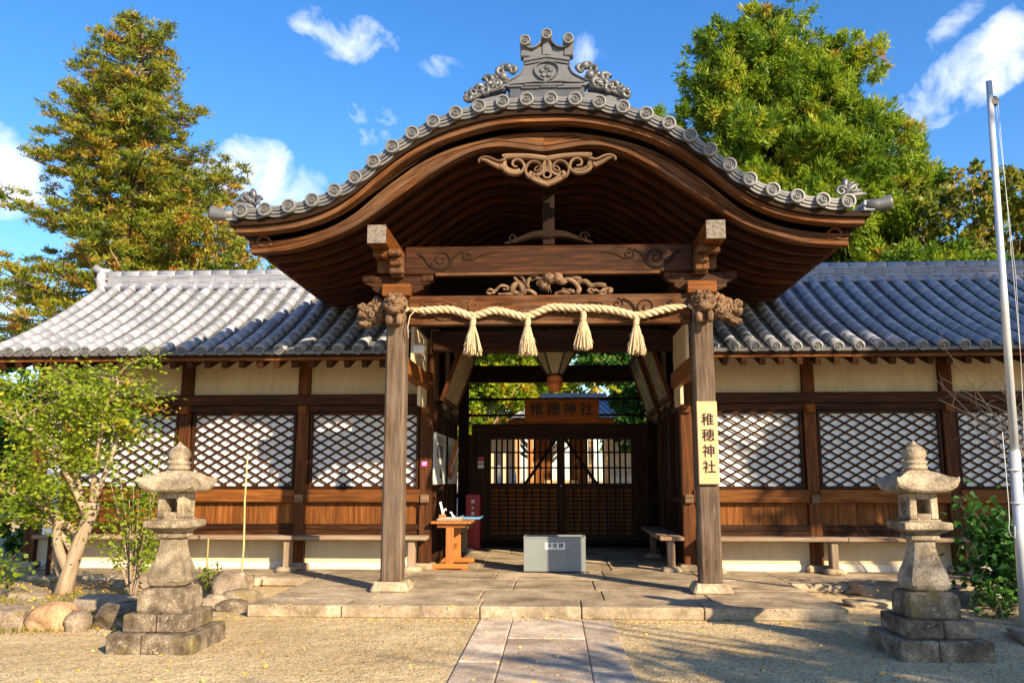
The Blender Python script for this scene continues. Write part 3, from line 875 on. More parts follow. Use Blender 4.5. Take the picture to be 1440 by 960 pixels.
# verge strip where the last tiles meet the corner
for sg in (-1, 1):
    mb.bx(*(sorted((sg * 4.10, sg * 4.25))), 10.62, 11.3, 5.02, 5.075, .01); mb.bx(*(sorted((sg * 4.10, sg * 4.27))), 10.60, 11.3, 5.08, 5.15, .01)
roof = mb.build('curved_tiled_roof', [TILE, TILE_W], G); roof.location.x = CX
for s_, xx in ends:
    place('round_end_tile', DISK_B, (xx, 10.575, Tf(xx)), roof, (0, R(rng.uniform(0, 360)), 0))
for sg in (-1, 1):
    e = MB(); pr = [(-.13, .072), (0, .076), (.08, .084), (.16, .096), (.185, .10)]
    L = []
    for d, ra in pr + [(.185, .08), (.05, .055)]:
        c = (sg * (4.27 + d), 10.66, 5.10 + max(0, d) * .18); l = []
        for q in range(16):
            a = 2 * math.pi * q / 16 * sg; l.append((c[0] + ra * .12 * math.sin(a) * sg * -1, c[1] + math.cos(a) * ra, c[2] + math.sin(a) * ra))
        L.append(l)
    e.loops(L, sm=True); e.build('flared_corner_tile', TILE_D, roof)
    e = MB()   # leaf-like curled tile over the corner
    for j in range(5):
        a0 = .3 + j * .28
        pts = []
        for i in range(8):
            t = i / 7; pts.append((sg * (3.90 + .30 * t * math.cos(a0)), 10.72 + .05 * (j % 2), 5.22 + .34 * t * math.sin(a0) * (1 - .45 * t) + .02 * j))
        e.tube(pts, [.02, .035, .045, .045, .04, .035, .025, .012], 6)
    e.tube([(p[0], 10.70, p[1]) for p in spiral(sg * 3.86, 5.31, .075, .02, 10, 1.3, 14)], .02, 6)
    e.tube([(p[0], 10.72, p[1]) for p in spiral(sg * 4.02, 5.36, .07, .02, 80, 1.2, 14)], .022, 6)
    e.build('leaf_curl_tile', TILE_D, roof)
# timber bands of the gable
mb = MB(); mb.band(lambda x: Tf(x) - .175, lambda x: Tf(x) - .105, frange(-4.2, 4.2, 90), 10.66, 10.9); mb.build('verge_board', W_DARK, G).location.x = CX
mb = MB(); mb.band(lambda x: Tf(x) - .255, lambda x: Tf(x) - .18, frange(-4.14, 4.14, 90), 10.72, 10.90); mb.build('upper_fascia', W_BARGE, G).location.x = CX
for sg in (-1, 1):
    xs = frange(0.002, 3.99, 60); xs = [sg * v for v in xs]
    if sg < 0: xs = xs[::-1]
    hi = lambda x: min(Tf(x) - .33, Lf(x) + .30 - .06 * (abs(x) / 4.1))
    mb = MB()
    mb.band(lambda x: Lf(x) + .055, hi, xs, 10.94, 11.05)
    mb.band(lambda x: Lf(x), lambda x: Lf(x) + .055, xs, 10.915, 11.06)
    mb.band(lambda x: Lf(x) + .085, lambda x: Lf(x) + .105, xs, 10.928, 10.945)
    mb.band(lambda x: hi(x) - .05, lambda x: hi(x) - .004, xs, 10.922, 10.945)
    o = mb.build('barge_board', W_BARGE, G, 'sunlit orange brown curved barge board' if sg < 0 else 'shaded greyish curved barge board'); o.location.x = CX
    e = MB(); e.ribbon([(sg * 4.02 + a - sg * 4.02 if False else a, b) for a, b in spiral(sg * 3.84, Lf(3.84) + .14, .12, .03, 200 if sg > 0 else -20, .9, 18, -sg)], .03, 10.915, 10.94)
    e.build('curl_relief', W_BARGE, o)
# curved rafters
y = 11.17
while y < 15.6:
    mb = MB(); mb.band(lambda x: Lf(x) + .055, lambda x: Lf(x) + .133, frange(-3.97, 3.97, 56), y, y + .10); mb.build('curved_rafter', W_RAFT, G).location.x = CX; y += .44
# side eave boards
mb = MB()
for sg in (-1, 1): 
    mb = MB(); mb.bx(*sorted((sg * 4.0, sg * 4.08)), 11.08, 16.6, Lf(4.0) + .13, Lf(4.0) + .24, .01); mb.build('side_eave_board', W_BARGE, G).location.x = CX
# purlins carrying the porch roof
for sg, xc in ((-1, -2.33), (1, 2.23)):
    mb = MB(); mb.bx(xc - .13, xc + .13, 10.98, 15.8, 4.77, 5.03, .012); o = mb.build('purlin', W_BOARD, G)
    mb = MB(); mb.bx(xc - .128, xc + .128, 10.955, 10.977, 4.772, 5.028, .004); mb.build('purlin_end', ENDGRAIN, o)
mb = MB(); mb.bx(-.09, .11, 11.1, 15.6, 5.66, 5.86, .01); mb.build('ridge_purlin', W_DARK, G)
mb = MB(); mb.bx(-.085, .085, 11.62, 11.74, 4.9, 5.66, .01); mb.build('king_post', W_DARK, G)
# back gable wall of the porch and interior ceiling
mb = MB(); mb.band(lambda x: 4.6, lambda x: Lf(x) + .2, frange(-3.7, 3.7, 40), 15.75, 15.8); mb.build('rear_gable_wall', W_DARK, G)
mb = MB()
for i in range(16): mb.bx(-2.2 + .275 * i, -2.2 + .275 * i + .27, 14.4, 19.1, 4.55, 4.58, .004)
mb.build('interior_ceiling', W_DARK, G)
# ridge + crest ornament
mb = MB()
for k in range(5): mb.bx(-.16 + .008 * k, .16 - .008 * k, 10.9, 16.9, 6.66 + .06 * k, 6.71 + .06 * k, .008)
mb.tube([(0, 10.85, 6.99), (0, 16.9, 6.99)], .1, 12)
rd = mb.build('porch_ridge', TILE, roof)
OX = -.005
def P(u, v):   # crop units (centre 718) -> x, z
    return OX + u * .001675, 7.64 - (v - 28) * .001675
om = MB()
half = [(0, 300), (95, 300), (175, 318), (185, 345), (205, 385), (240, 410), (290, 435), (330, 462), (340, 488), (0, 488)]
poly = [P(u, v) for u, v in half] + [P(-u, v) for u, v in half[::-1] if u > 0]
om.prism(poly, 10.70, 10.86)
rim = [P(u, v) for u, v in [(182, 322), (188, 350), (208, 388), (242, 412), (292, 438), (328, 462)]]
for s in (-1, 1):
    om.ribbon([(OX + (a - OX) * s, b) for a, b in smooth2(rim, 1)], .02, 10.675, 10.72)
    # keyhole crest frame
    kf = [P(u, v) for u, v in [(300, 478), (160, 470), (110, 462), (60, 462), (15, 470), (12, 450), (40, 440), (80, 405), (100, 365), (88, 325), (50, 298), (0, 290)]]
    om.ribbon([(OX + (a - OX) * s, b) for a, b in smooth2(kf, 2)], .022, 10.665, 10.72)
    # scrolls either side
    for (u, v, r_) in ((-310, 335, .058), (-350, 415, .062)):
        x_, z_ = P(s * -u * 1.0, v); om.blob((x_, 10.68, z_), (r_, r_, r_), int(u) % 7, 9, .03)
    for (u, v, r0, a0, fl) in ((430, 440, .075, 90, 1), (470, 425, .06, 0, 1), (370, 360, .06, 150, -1), (640, 572, .06, 60, 1), (540, 500, .055, 200, -1), (500, 520, .06, 30, 1), (590, 530, .05, 100, -1), (400, 470, .06, 10, 1), (275, 345, .05, 30, 1), (450, 480, .055, 250, 1)):
        x_, z_ = P(s * u, v + 12)
        q = spiral(x_, z_, r0 * 1.15, .014, a0 if s > 0 else 180 - a0, 1.4, 16, fl * s)
        om.tube([(a, 10.68 + .015 * math.sin(i), b) for i, (a, b) in enumerate(q)], [.031] * 8 + [.029, .027, .025, .022, .02, .018, .016, .014, .013], 7)
    for pts in ([(340, 490), (420, 478), (480, 470), (560, 500), (620, 545), (650, 590)], [(350, 500), (430, 520), (520, 545), (600, 590)], [(300, 430), (360, 455), (420, 470), (520, 520)], [(230, 350), (300, 330), (345, 300), (370, 330)]):
        q = smooth2([P(s * u, v) for u, v in pts], 2); om.tube([(a, 10.70, b) for a, b in q], [.03] * len(q), 7)
    q = smooth2([P(s * u, v) for u, v in [(480, 540), (430, 500), (500, 490), (560, 520), (640, 600)]], 2)
    om.prism([P(s * u, v) for u, v in ((330, 520), (345, 470), (440, 470), (560, 520), (650, 590), (560, 585), (440, 540))], 10.72, 10.84)
# stacked flat tiles under the ornament
for (u0, u1, v0, v1) in ((-320, -190, 490, 508), (-185, -20, 484, 500), (-15, 130, 484, 500), (135, 320, 490, 508), (-205, -60, 508, 524), (-55, 80, 503, 520), (85, 280, 508, 524)):
    a = P(u0, v1); b = P(u1, v0); om.bx(a[0], b[0], 10.66, 10.86, a[1], b[1], .006)
# cornice with shallow gable
for dv, w_, y_ in ((0, 185, 10.66), (25, 178, 10.68)):
    om.prism([P(0, 232 + dv), P(w_, 262 + dv), P(w_, 288 + dv), P(0, 256 + dv), P(-w_, 288 + dv), P(-w_, 262 + dv)], y_, 10.88)
om.prism([P(-150, 258), P(150, 258), P(165, 175), P(105, 190), P(45, 160), P(25, 95), P(-25, 95), P(-45, 160), P(-105, 190), P(-165, 175)], 10.68, 10.9)
sad = [P(u, v) for u, v in ((-170, 165), (-130, 185), (-85, 175), (-50, 140), (-35, 110))]
for s in (-1, 1): om.ribbon([(OX + (a - OX) * s, b) for a, b in smooth2(sad, 2)], .035, 10.62, 10.88)
for u, v in ((-172, 128), (3, 78), (178, 122)):
    x_, z_ = P(u, v); om.tube([(x_, 10.60, z_), (x_, 11.1, z_ + .01)], .075, 14)
    x0_, z0_ = P(u, v + 60); om.bx(x_ - .066, x_ + .066, 10.66, 10.80, P(0, 248)[1] if u else z0_ - .07, z_ - .02, .012)
# plum-blossom crest
for k in range(5):
    a = R(90 + 72 * k); cx, cz = P(0, 372)
    om.lathe([(.034, 0), (.034, .018), (.026, .026)], (cx + .062 * math.cos(a), 10.70, cz + .062 * math.sin(a)), 14, 'y', sm=False)
om.lathe([(.014, 0), (.014, .02)], (P(0, 372)[0], 10.70, P(0, 372)[1]), 10, 'y', sm=False)
xs_ = frange(-1.02, 1.0, 30)
om.band(lambda x: Tf(x) + .0, lambda x: min(Tf(x) + .17, 6.90 - .27 * max(0, abs(x) - .42)), xs_, 10.72, 11.0)
om.band(lambda x: Tf(x) + .02, lambda x: 6.86, frange(-.5, .5, 12), 10.69, 10.95)
orn = om.build('ridge_end_ornament', TILE_D, roof); orn.location.x = -CX
for u, v in ((-172, 128), (3, 78), (178, 122)):
    x_, z_ = P(u, v); o = bpy.data.objects.new('round_end_tile', DISK_B); link(o, orn); o.location = (x_, 10.59, z_); o.scale = (.78, .8, .78)

# pendant carving
gp = MB()
def Q(u, v): return -.01 + u * .00145, 6.225 - v * .00145
for s in (-1, 1):
    def rb(pts, w, it=2, y0=10.86, y1=10.93):
        q = smooth2([Q(s * u, v) for u, v in pts], it); ww = w
        if isinstance(w, tuple): ww = [w[0] + (w[1] - w[0]) * i / (len(q) - 1) for i in range(len(q))]
        gp.ribbon(q, ww, y0, y1)
    rb([(0, 215), (120, 195), (240, 185), (400, 185), (415, 195)], .045)
    rb([(0, 235), (60, 225), (200, 205), (410, 205), (400, 240)], .05)
    rb([(395, 190), (420, 240), (470, 240), (530, 205), (600, 195), (645, 230), (630, 245)], (.04, .03))
    rb([(380, 300), (450, 290), (510, 265), (570, 225), (620, 215)], (.075, .03), y0=10.875)
    rb([(275, 300), (310, 300), (330, 262), (300, 228), (250, 230), (212, 275), (215, 325), (255, 365), (320, 372), (385, 345), (415, 305)], (.03, .045))
    rb([(250, 330), (300, 345), (370, 320), (400, 280), (400, 230)], .06, y0=10.885)
    rb([(88, 345), (58, 330), (55, 285), (95, 250), (150, 248), (195, 290), (205, 340), (180, 395), (140, 415)], (.03, .042))
    rb([(85, 350), (120, 345), (110, 315), (80, 300)], .02)
    rb([(140, 355), (170, 380), (130, 420), (80, 445), (30, 468), (0, 470)], .055)
    rb([(0, 455), (60, 435), (110, 395), (130, 350)], .05, y0=10.885)
    rb([(12, 240), (35, 290), (28, 335), (60, 370), (100, 385)], .05, y0=10.87)
    rb([(0, 250), (5, 300), (10, 340)], .05, y0=10.87)
    rb([(430, 270), (440, 300), (470, 305)], .03)
gp.tube([(a, 10.88, b) for a, b in [(Q(0, 380)[0] + .052 * math.cos(t * math.pi / 8), Q(0, 380)[1] + .052 * math.sin(t * math.pi / 8)) for t in range(17)]], .016, 6)
gp.blob((Q(0, 485)[0], 10.9, Q(0, 485)[1]), (.05, .04, .02), 1, 6, .1)
gp.build('pendant_carving', W_CARVE, G)

# columns and stone feet
for x in (-2.14, 2.11):
    mb = MB(); mb.box((x, 11.65, 2.2), (.29, .29, 3.9), ch=.03, top=(.95, .95)); c = mb.build('front_column', W_COL, G)
    mb = MB(); mb.box((x, 11.65, .2), (.52, .5, .14), ch=.03, top=(.86, .86)); mb.build('column_stone', S_PAVE, c)
# beams between the columns
mb = MB(); mb.bx(-1.99, 1.97, 11.55, 11.75, 3.755, 4.165, .02); lb = mb.build('lower_beam', W_BARGE, G)
mb = MB(); mb.bx(-2.05, 2.02, 11.55, 11.76, 4.47, 4.88, .02); ub = mb.build('upper_beam', W_POST, G)
mb = MB(); mb.bx(-1.6, 1.55, 11.52, 11.56, 4.445, 4.485, .008); mb.build('beam_lip', W_BARGE, ub)
mb = MB(); mb.bx(-1.97, 1.95, 11.53, 11.56, 3.745, 3.79, .008); mb.build('beam_lip', W_BARGE, lb)
def scroll_relief(parent, s, xc, zc, y, sc=1.0, mat=W_DARK):
    e = MB()
    for r0, r1, a0, tr, fl, w in ((.17, .03, 200, 1.6, 1, .022),):
        q = spiral(xc, zc, r0 * sc, r1 * sc, a0 if s < 0 else 180 - a0, tr, 30, fl * -s); e.ribbon(q, w, y - .014, y + .004)
    q = smooth2([(xc + s * .38 * sc, zc + .10 * sc), (xc + s * .27 * sc, zc + .04 * sc), (xc + s * .20 * sc, zc - .10 * sc), (xc + s * .02, zc - .19 * sc), (xc - s * .14 * sc, zc - .12 * sc), (xc - s * .2 * sc, zc + .06 * sc), (xc - s * .34 * sc, zc + .13 * sc)], 3)
    e.ribbon(q, [.035] * len(q), y - .016, y + .004)
    q = spiral(xc - s * .42 * sc, zc + .05 * sc, .09 * sc, .02, 90, 1.2, 18, -s); e.ribbon(q, .02, y - .014, y + .004)
    q = smooth2([(xc - s * .34 * sc, zc - .0), (xc - s * .5 * sc, zc - .03 * sc), (xc - s * .62 * sc, zc + .06 * sc), (xc - s * .85 * sc, zc + .09 * sc)], 2); e.ribbon(q, [.03 - .022 * i / (len(q) - 1) for i in range(len(q))], y - .012, y + .004)
    return e.build('scroll_relief', mat, parent)
scroll_relief(ub, -1, -1.52, 4.69, 11.55, .9); scroll_relief(ub, 1, 1.5, 4.69, 11.55, .9)
scroll_relief(lb, -1, -1.45, 3.97, 11.55, .95, W_BARGE); scroll_relief(lb, 1, 1.35, 3.97, 11.55, .95, W_DARK)
# brackets on the column heads
for sg, xc in ((-1, -2.14), (1, 2.11)):
    mb = MB(); mb.box((xc, 11.65, 4.235), (.40, .40, .17), ch=.01, top=(1, 1)); mb.box((xc, 11.65, 4.13), (.27, .27, .06), ch=.008, top=(1.25, 1.25)); mb.build('bearing_block', W_BOARD, G)
    mb = MB()
    for s in (-1, 1):
        poly = smooth2([(xc, 4.32), (xc + s * .48, 4.32), (xc + s * .50, 4.40)], 0)
        mb.prism([(xc, 4.46), (xc + s * .50, 4.46), (xc + s * .50, 4.41), (xc + s * .44, 4.345), (xc + s * .30, 4.30), (xc, 4.29)], 11.58, 11.73)
        mb.box((xc + s * .42, 11.655, 4.425), (.17, .19, .09), ch=.008)
        mb.prism([(xc, 4.31), (xc + s * .36, 4.31), (xc + s * .36, 4.27), (xc + s * .26, 4.22), (xc + s * .18, 4.20), (xc, 4.2)], 11.575, 11.735)
    mb.build('bracket_arm', W_POST, G)
    mb = MB(); x2 = -2.33 if sg < 0 else 2.23
    for (y0, z0, z1, hh) in ((11.1, 4.68, 4.77, .2), (11.22, 4.56, 4.68, .17), (11.34, 4.42, 4.56, .14)):
        mb.bx(xc - .09 * 1, xc + .09, y0 + .12, 11.6, z0, z1, .02)
    mb.bx(x2 - .11, x2 + .11, 11.25, 11.5, 4.66, 4.768, .02); mb.bx(xc - .1, xc + .1, 11.4, 11.9, 4.46, 4.70, .02)
    mb.bx(x2 - .1, x2 + .1, 11.5, 14.3, 4.5, 4.77, .02)
    mb.build('bracket_block', W_BARGE, G)
    # carved beast head facing forward and cloud-shaped nosing to the side
    e = MB(); xo = xc
    hd = (xo, 11.43, 4.02)
    e.blob(hd, (.135, .14, .12), 2 + sg, 20, .75, 4.5); e.blob((xo, 11.34, 3.93), (.10, .10, .07), 4, 9, .3, 3); e.blob((xo - .02, 11.36, 4.0), (.06, .08, .05), 7, 8, .3, 3)
    for q in range(9):
        a = R(-40 + q * 33); e.tube([(xo + .10 * math.cos(a), 11.47, 4.02 + .10 * math.sin(a)), (xo + .16 * math.cos(a), 11.45, 4.02 + .15 * math.sin(a)), (xo + .165 * math.cos(a + .6), 11.42, 4.02 + .15 * math.sin(a + .6))], [.03, .026, .015], 6)
    for q in (-1, 1):
        e.blob((xo + q * .06, 11.30, 4.06), (.026, .026, .026), q + 3, 7, .05); e.blob((xo + q * .07, 11.40, 4.14), (.03, .05, .04), q + 5, 7, .3, 3)
        e.tube([(xo + q * .07, 11.38, 3.86), (xo + q * .075, 11.34, 3.80), (xo + q * .07, 11.33, 3.72)], [.05, .05, .042], 7)
    e.bx(xo - .1, xo + .1, 11.4, 11.52, 3.74, 3.92, .03)
    e.build('carved_beast_head', W_CARVE, G)
    e = MB()
    for j, (dx, dz, rx, rz) in enumerate(((.28, .02, .13, .13), (.40, .0, .12, .10), (.33, -.12, .12, .07), (.50, -.06, .08, .06), (.46, -.2, .11, .05), (.25, -.05, .1, .1), (.52, .04, .06, .05))):
        e.blob((xc + sg * dx, 11.65, 3.98 + dz), (rx, .09, rz), j + 9, 14, .6, 4.5)
    for j in range(5):
        e.tube([(a, 11.57, b) for a, b in spiral(xc + sg * (.25 + .06 * j), 3.97 + .07 * math.sin(j * 2.1), .048, .012, j * 70, 1.3, 12, sg)], .016, 6)
    e.build('cloud_nosing', W_CARVE, G)
    # tie beams back to the wall corner and the plaster panel above
    mb = MB(); mb.bx(xc - .08, xc + .08, 11.78, YW - .06, 3.12, 3.38, .015); mb.build('side_tie_beam', W_BOARD, G)
    mb = MB(); mb.bx(xc - .08, xc + .08, 11.78, YW - .06, 4.0, 4.2, .015); mb.build('upper_side_beam', W_DARK, G)
    mb = MB(); mb.bx(xc - .025, xc + .025, 12.9, YW - .06, 3.384, 3.998, 0); mb.bx(xc - .025, xc + .025, 13.6, YW - .06, 2.8, 3.118, 0); mb.build('plaster_panel', PLASTER, G)
# dragon carving between the beams
e = MB(); dy = 11.6
def D(u, v): return -1.15 + u * .00157, 4.172 + (358 - v) * .0014
def dt(pts, rad, n=8, y=dy, it=2):
    q = smooth2([D(*p) for p in pts], it)
    rr = rad if not isinstance(rad, tuple) else [rad[0] + (rad[1] - rad[0]) * i / (len(q) - 1) for i in range(len(q))]
    e.tube([(a, y + .02 * math.sin(i * .7), b) for i, (a, b) in enumerate(q)], rr, n)
dt([(240, 330), (200, 345), (175, 335), (185, 300), (225, 300), (245, 325), (225, 340)], .018)
dt([(240, 320), (290, 265), (340, 255), (380, 285), (355, 310), (330, 295)], (.022, .016))
dt([(280, 340), (340, 350), (410, 345), (440, 330)], (.012, .03))
dt([(410, 350), (400, 300), (430, 240), (480, 250), (500, 300), (480, 345)], .045)
dt([(480, 230), (430, 200), (425, 160), (460, 150), (500, 180), (520, 230), (550, 280)], .025)
dt([(520, 330), (540, 250), (560, 170), (600, 150), (640, 170)], .028)
dt([(520, 300), (570, 320), (610, 350)], .03)
dt([(580, 205), (620, 190), (670, 180), (700, 200)], (.01, .03))
dt([(640, 240), (700, 160), (760, 150), (740, 230), (690, 260)], .04)
e.blob((D(745, 200)[0], dy - .05, D(745, 200)[1]), (.09, .09, .08), 4, 10, .4, 3)
e.blob((D(815, 200)[0], dy - .08, D(815, 200)[1]), (.075, .08, .075), 5, 10, .35, 3)
e.blob((D(850, 240)[0], dy - .08, D(850, 240)[1]), (.07, .07, .045), 6, 9, .35, 3)
for k in range(9):
    a = R(165 + k * 14); c = D(730, 240); e.tube([(c[0], dy - .06, c[1]), (c[0] + .09 * math.cos(a), dy - .07, c[1] + .08 * math.sin(a)), (c[0] + .17 * math.cos(a + .1), dy - .05, c[1] + .15 * math.sin(a + .1))], [.016, .012, .004], 5)
for u in (790, 825): dt([(u, 170), (u, 130), (u + 8, 115)], (.014, .006))
dt([(840, 200), (920, 205), (980, 250), (1010, 310), (985, 345)], .035)
dt([(880, 150), (950, 160), (990, 115), (1030, 150), (1080, 130)], (.02, .012))
dt([(900, 170), (960, 190), (1020, 190), (1000, 215)], .03)
dt([(1000, 230), (1060, 220), (1100, 270), (1160, 260), (1230, 270)], .035)
dt([(1100, 300), (1075, 325), (1110, 345), (1140, 320), (1110, 310)], .02)
dt([(1150, 310), (1190, 345), (1230, 300), (1280, 310), (1270, 345), (1240, 335)], .022)
dt([(1240, 290), (1295, 300), (1290, 350), (1180, 355)], .018)
dt([(800, 345), (850, 330), (900, 345), (950, 325)], .028)
dt([(860, 300), (900, 320), (930, 310)], .02)
e.build('dragon_carving', W_CARVE, G)
# frog-leg strut above the upper beam
e = MB()
for s in (-1, 1):
    q = smooth2([(.0, 5.05), (s * .2, 5.06), (s * .42, 4.98), (s * .62, 4.92)], 2); e.ribbon(q, [.14 - .1 * i / (len(q) - 1) for i in range(len(q))], 11.58, 11.7)
    e.ribbon(spiral(s * .5, 5.0, .08, .02, 0, 1.2, 14, s), .025, 11.57, 11.7)
e.build('strut_carving', W_DARK, G)

# inner beam between the wing corners and header
mb = MB(); mb.bx(-2.03, 2.17, YW - .1, YW + .12, 3.78, 4.14, .02); mb.build('inner_beam', W_POST, G)
mb = MB(); mb.bx(-2.2, 2.3, YW - .1, YW + .1, 4.2, 4.7, .02); mb.build('inner_header', W_DARK, G)
# side walls inside the passage
for sg, xi in ((-1, -2.10), (1, 2.26)):
    s = -sg
    mb = MB(); nb = 22
    for i in range(nb):
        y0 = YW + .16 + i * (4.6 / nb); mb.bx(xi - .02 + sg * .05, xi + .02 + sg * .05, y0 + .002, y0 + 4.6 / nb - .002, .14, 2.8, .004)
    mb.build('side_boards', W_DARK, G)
    mb = MB(); mb.bx(xi - .05 + sg * .03, xi + .05 + sg * .03, YW + .15, 19.0, 2.8, 3.02, .01); mb.build('side_rail', W_POST, G)
    mb = MB(); mb.bx(xi - .03 + sg * .06, xi + .03 + sg * .06, YW + .15, 19.0, 3.02, 4.5, 0); mb.build('side_plaster', PLASTER, G)
    mb = MB(); mb.bx(xi - .04 + sg * .02, xi + .05 + sg * .02, YW + .15, 19.0, .14, .34, .01); mb.build('side_sill', W_POST, G)
    for y0 in (16.0, 17.6):
        mb = MB(); mb.bx(xi - .07, xi + .07, y0 - .07, y0 + .07, .14, 4.5, .01); mb.build('side_post', W_POST, G)
    mb = MB()
    for y0 in (15.2, 16.8): mb.bx(xi - .04, xi + .05, y0 - .03, y0 + .03, .34, 2.8, .006)
    mb.bx(xi - .04, xi + .04, YW + .15, 19.0, 1.2, 1.3, .008)
    mb.build('side_batten', W_POST, G)
# gate plane
YG = 19.1
mb = MB(); mb.bx(-1.8, 2.22, YG - .08, YG + .1, 2.60, 2.84, .01); gl = mb.build('gate_lintel', W_POST, G)
mb = MB(); mb.bx(-2.1, 2.3, YG - .12, YG + .12, 3.78, 4.16, .02); mb.build('transom_beam', W_DARK, G)
mb = MB(); mb.bx(-2.1, 2.3, YG - .12, YG + .12, 4.46, 4.6, .02); mb.build('top_beam', W_DARK, G)
for z0, z1 in ((3.37, 3.43), (3.01, 3.06)):
    mb = MB(); mb.bx(-2.0, 2.25, YG - .03, YG + .03, z0, z1, .005); mb.build('transom_bar', W_DARK, G)
for sg, xa_, xb_ in ((-1, -2.1, -1.88), (1, 2.14, 2.34)):
    mb = MB(); mb.bx(xa_, xb_, YG - .12, YG + .12, .14, 4.5, .01); mb.build('gate_post', W_DARK, G)
for a, b in ((-1.88, -1.66), (-1.66, -1.46), (1.86, 2.0), (2.0, 2.14)): mb = MB(); mb.bx(a, b, YG - .06, YG + .05, .14, 2.6, .01); mb.build('jamb_board', W_POST, G)
mb = MB(); mb.bx(-2.0, 2.3, YG - .35, YG + .2, .14, .2, .015); mb.bx(-2.0, 2.3, YG - .1, YG + .15, .2, .27, .015); mb.build('threshold', W_DARK, G)
for s, xa_, xb_ in ((-1, -1.455, .199), (1, .201, 1.855)):
    mb = MB()
    mb.bx(xa_, xa_ + .09, YG - .04, YG + .03, .27, 2.6, .008); mb.bx(xb_ - .09, xb_, YG - .04, YG + .03, .27, 2.6, .008)
    for z0, z1 in ((2.49, 2.6), (1.40, 1.52), (.27, .4)): mb.bx(xa_ + .09, xb_ - .09, YG - .035, YG + .03, z0, z1, .008)
    dl = mb.build('door_leaf', W_POST, G)
    if s < 0: cv = MB(); cv.bx(.15, .25, YG - .06, YG - .041, .27, 2.6, .006); cv.build('meeting_stile', W_POST, dl)
    mb = MB(); n = 12
    for i in range(1, n):
        x = xa_ + .09 + (xb_ - xa_ - .18) * i / n; mb.bx(x - .021, x + .021, YG - .012, YG + .02, 1.52, 2.49, .004)
    for z in (1.86, 2.2): mb.bx(xa_ + .09, xb_ - .09, YG - .02, YG - .013, z - .018, z + .018, .002)
    mb.build('door_bars', W_DARK, dl)
    mb = MB()
    xi_, xo_ = (xb_ - .1, xb_ - .80) if s < 0 else (xa_ + .1, xa_ + .80)
    mb.bar((xi_, YG + .04, 2.5), (xo_, YG + .04, 1.5), .03, .07, .004); mb.build('diagonal_brace', W_DARK, dl)
    mb = MB(); nb = 6
    for i in range(nb):
        x0_ = xa_ + .09 + (xb_ - xa_ - .18) * i / nb; mb.bx(x0_ + .002, x0_ + (xb_ - xa_ - .18) / nb - .002, YG + .005, YG + .02, .4, 1.4, .003)
    mb.build('door_boards', W_BOARD, dl)
    mb = MB(); mb.bx(xa_ + .05, xb_ - .05, YG + .021, YG + .028, .3, 1.45, 0); mb.build('door_backing', W_DARK, dl)
    mb = MB()
    for i in range(1, 11):
        z = .4 + i * .091; mb.bx(xa_ + .09, xb_ - .09, YG - .03, YG - .015, z - .013, z + .013, .003)
    for i in range(1, 8):
        x = xa_ + .09 + (xb_ - xa_ - .18) * i / 8; mb.bx(x - .013, x + .013, YG - .015, YG + .004, .4, 1.4, .003)
    mb.build('door_grid', W_DARK, dl)
mb = MB(); mb.lathe([(.02, 0), (.02, .03)], (.2, YG - .045, 1.46), 10, 'y'); mb.build('door_latch', STEEL, dl)
# ------------------------------------------------------------------ things in and on the gate
RX = Matrix.Rotation(R(90), 4, 'X')
def face_front(x, y, z): return Matrix.Translation((x, y, z)) @ RX
def face_side(x, y, z, sg, tilt=0):      # on a side wall, facing +X (sg 1) or -X (sg -1)
    return Matrix.Translation((x, y, z)) @ Matrix.Rotation(R(90 * sg), 4, 'Z') @ Matrix.Rotation(R(tilt), 4, 'X') @ RX
# straw rope
t = thing('straw_rope', 'thick twisted cream straw rope strung across the lower beam with four tassels', 'sacred rope', (0, 11.4, 3.8))
path = [(-1.93, 3.96), (-1.81, 3.935), (-1.60, 3.945), (-1.40, 3.955), (-1.25, 3.92), (-1.10, 3.85), (-.97, 3.87), (-.78, 3.94), (-.57, 3.90), (-.36, 3.83), (-.24, 3.86), (0, 3.965), (.12, 3.97), (.40, 3.95), (.72, 3.945), (.98, 3.90), (1.18, 3.83), (1.33, 3.85), (1.60, 3.93), (1.88, 3.965)]
P3 = smooth2(path, 3); Ls = [0]
for a, b in zip(P3[:-1], P3[1:]): Ls.append(Ls[-1] + math.dist(a, b))
mb = MB(); NPT = 420
for st in range(3):
    pts = []
    for i in range(NPT + 1):
        l = Ls[-1] * i / NPT; x = float(np.interp(l, Ls, [p[0] for p in P3])); z = float(np.interp(l, Ls, [p[1] for p in P3]))
        a = 2 * math.pi * (l / .26 + st / 3); taper = min(1, .55 + l * 2, .55 + (Ls[-1] - l) * 2)
        pts.append((x, 11.47 + .026 * taper * math.cos(a), z + .026 * taper * math.sin(a)))
    mb.tube(pts, [.031 * min(1, .5 + Ls[-1] * i / NPT * 2, .5 + Ls[-1] * (1 - i / NPT) * 2) for i in range(NPT + 1)], 8)
for x_, sg in ((1.9, 1), (-1.94, -1)):
    for k in range(14):
        a = rng.uniform(-1, 1); mb.tube([(x_, 11.47, 3.965), (x_ + sg * .06, 11.45, 3.965 + .05 * a), (x_ + sg * .10, 11.44, 3.96 + .11 * a - .02)], [.009, .007, .004], 4)
mb.tube([(-1.86, 11.42, 3.93), (-1.93, 11.41, 3.85), (-1.96, 11.42, 3.7), (-1.95, 11.44, 3.55)], .008, 5)
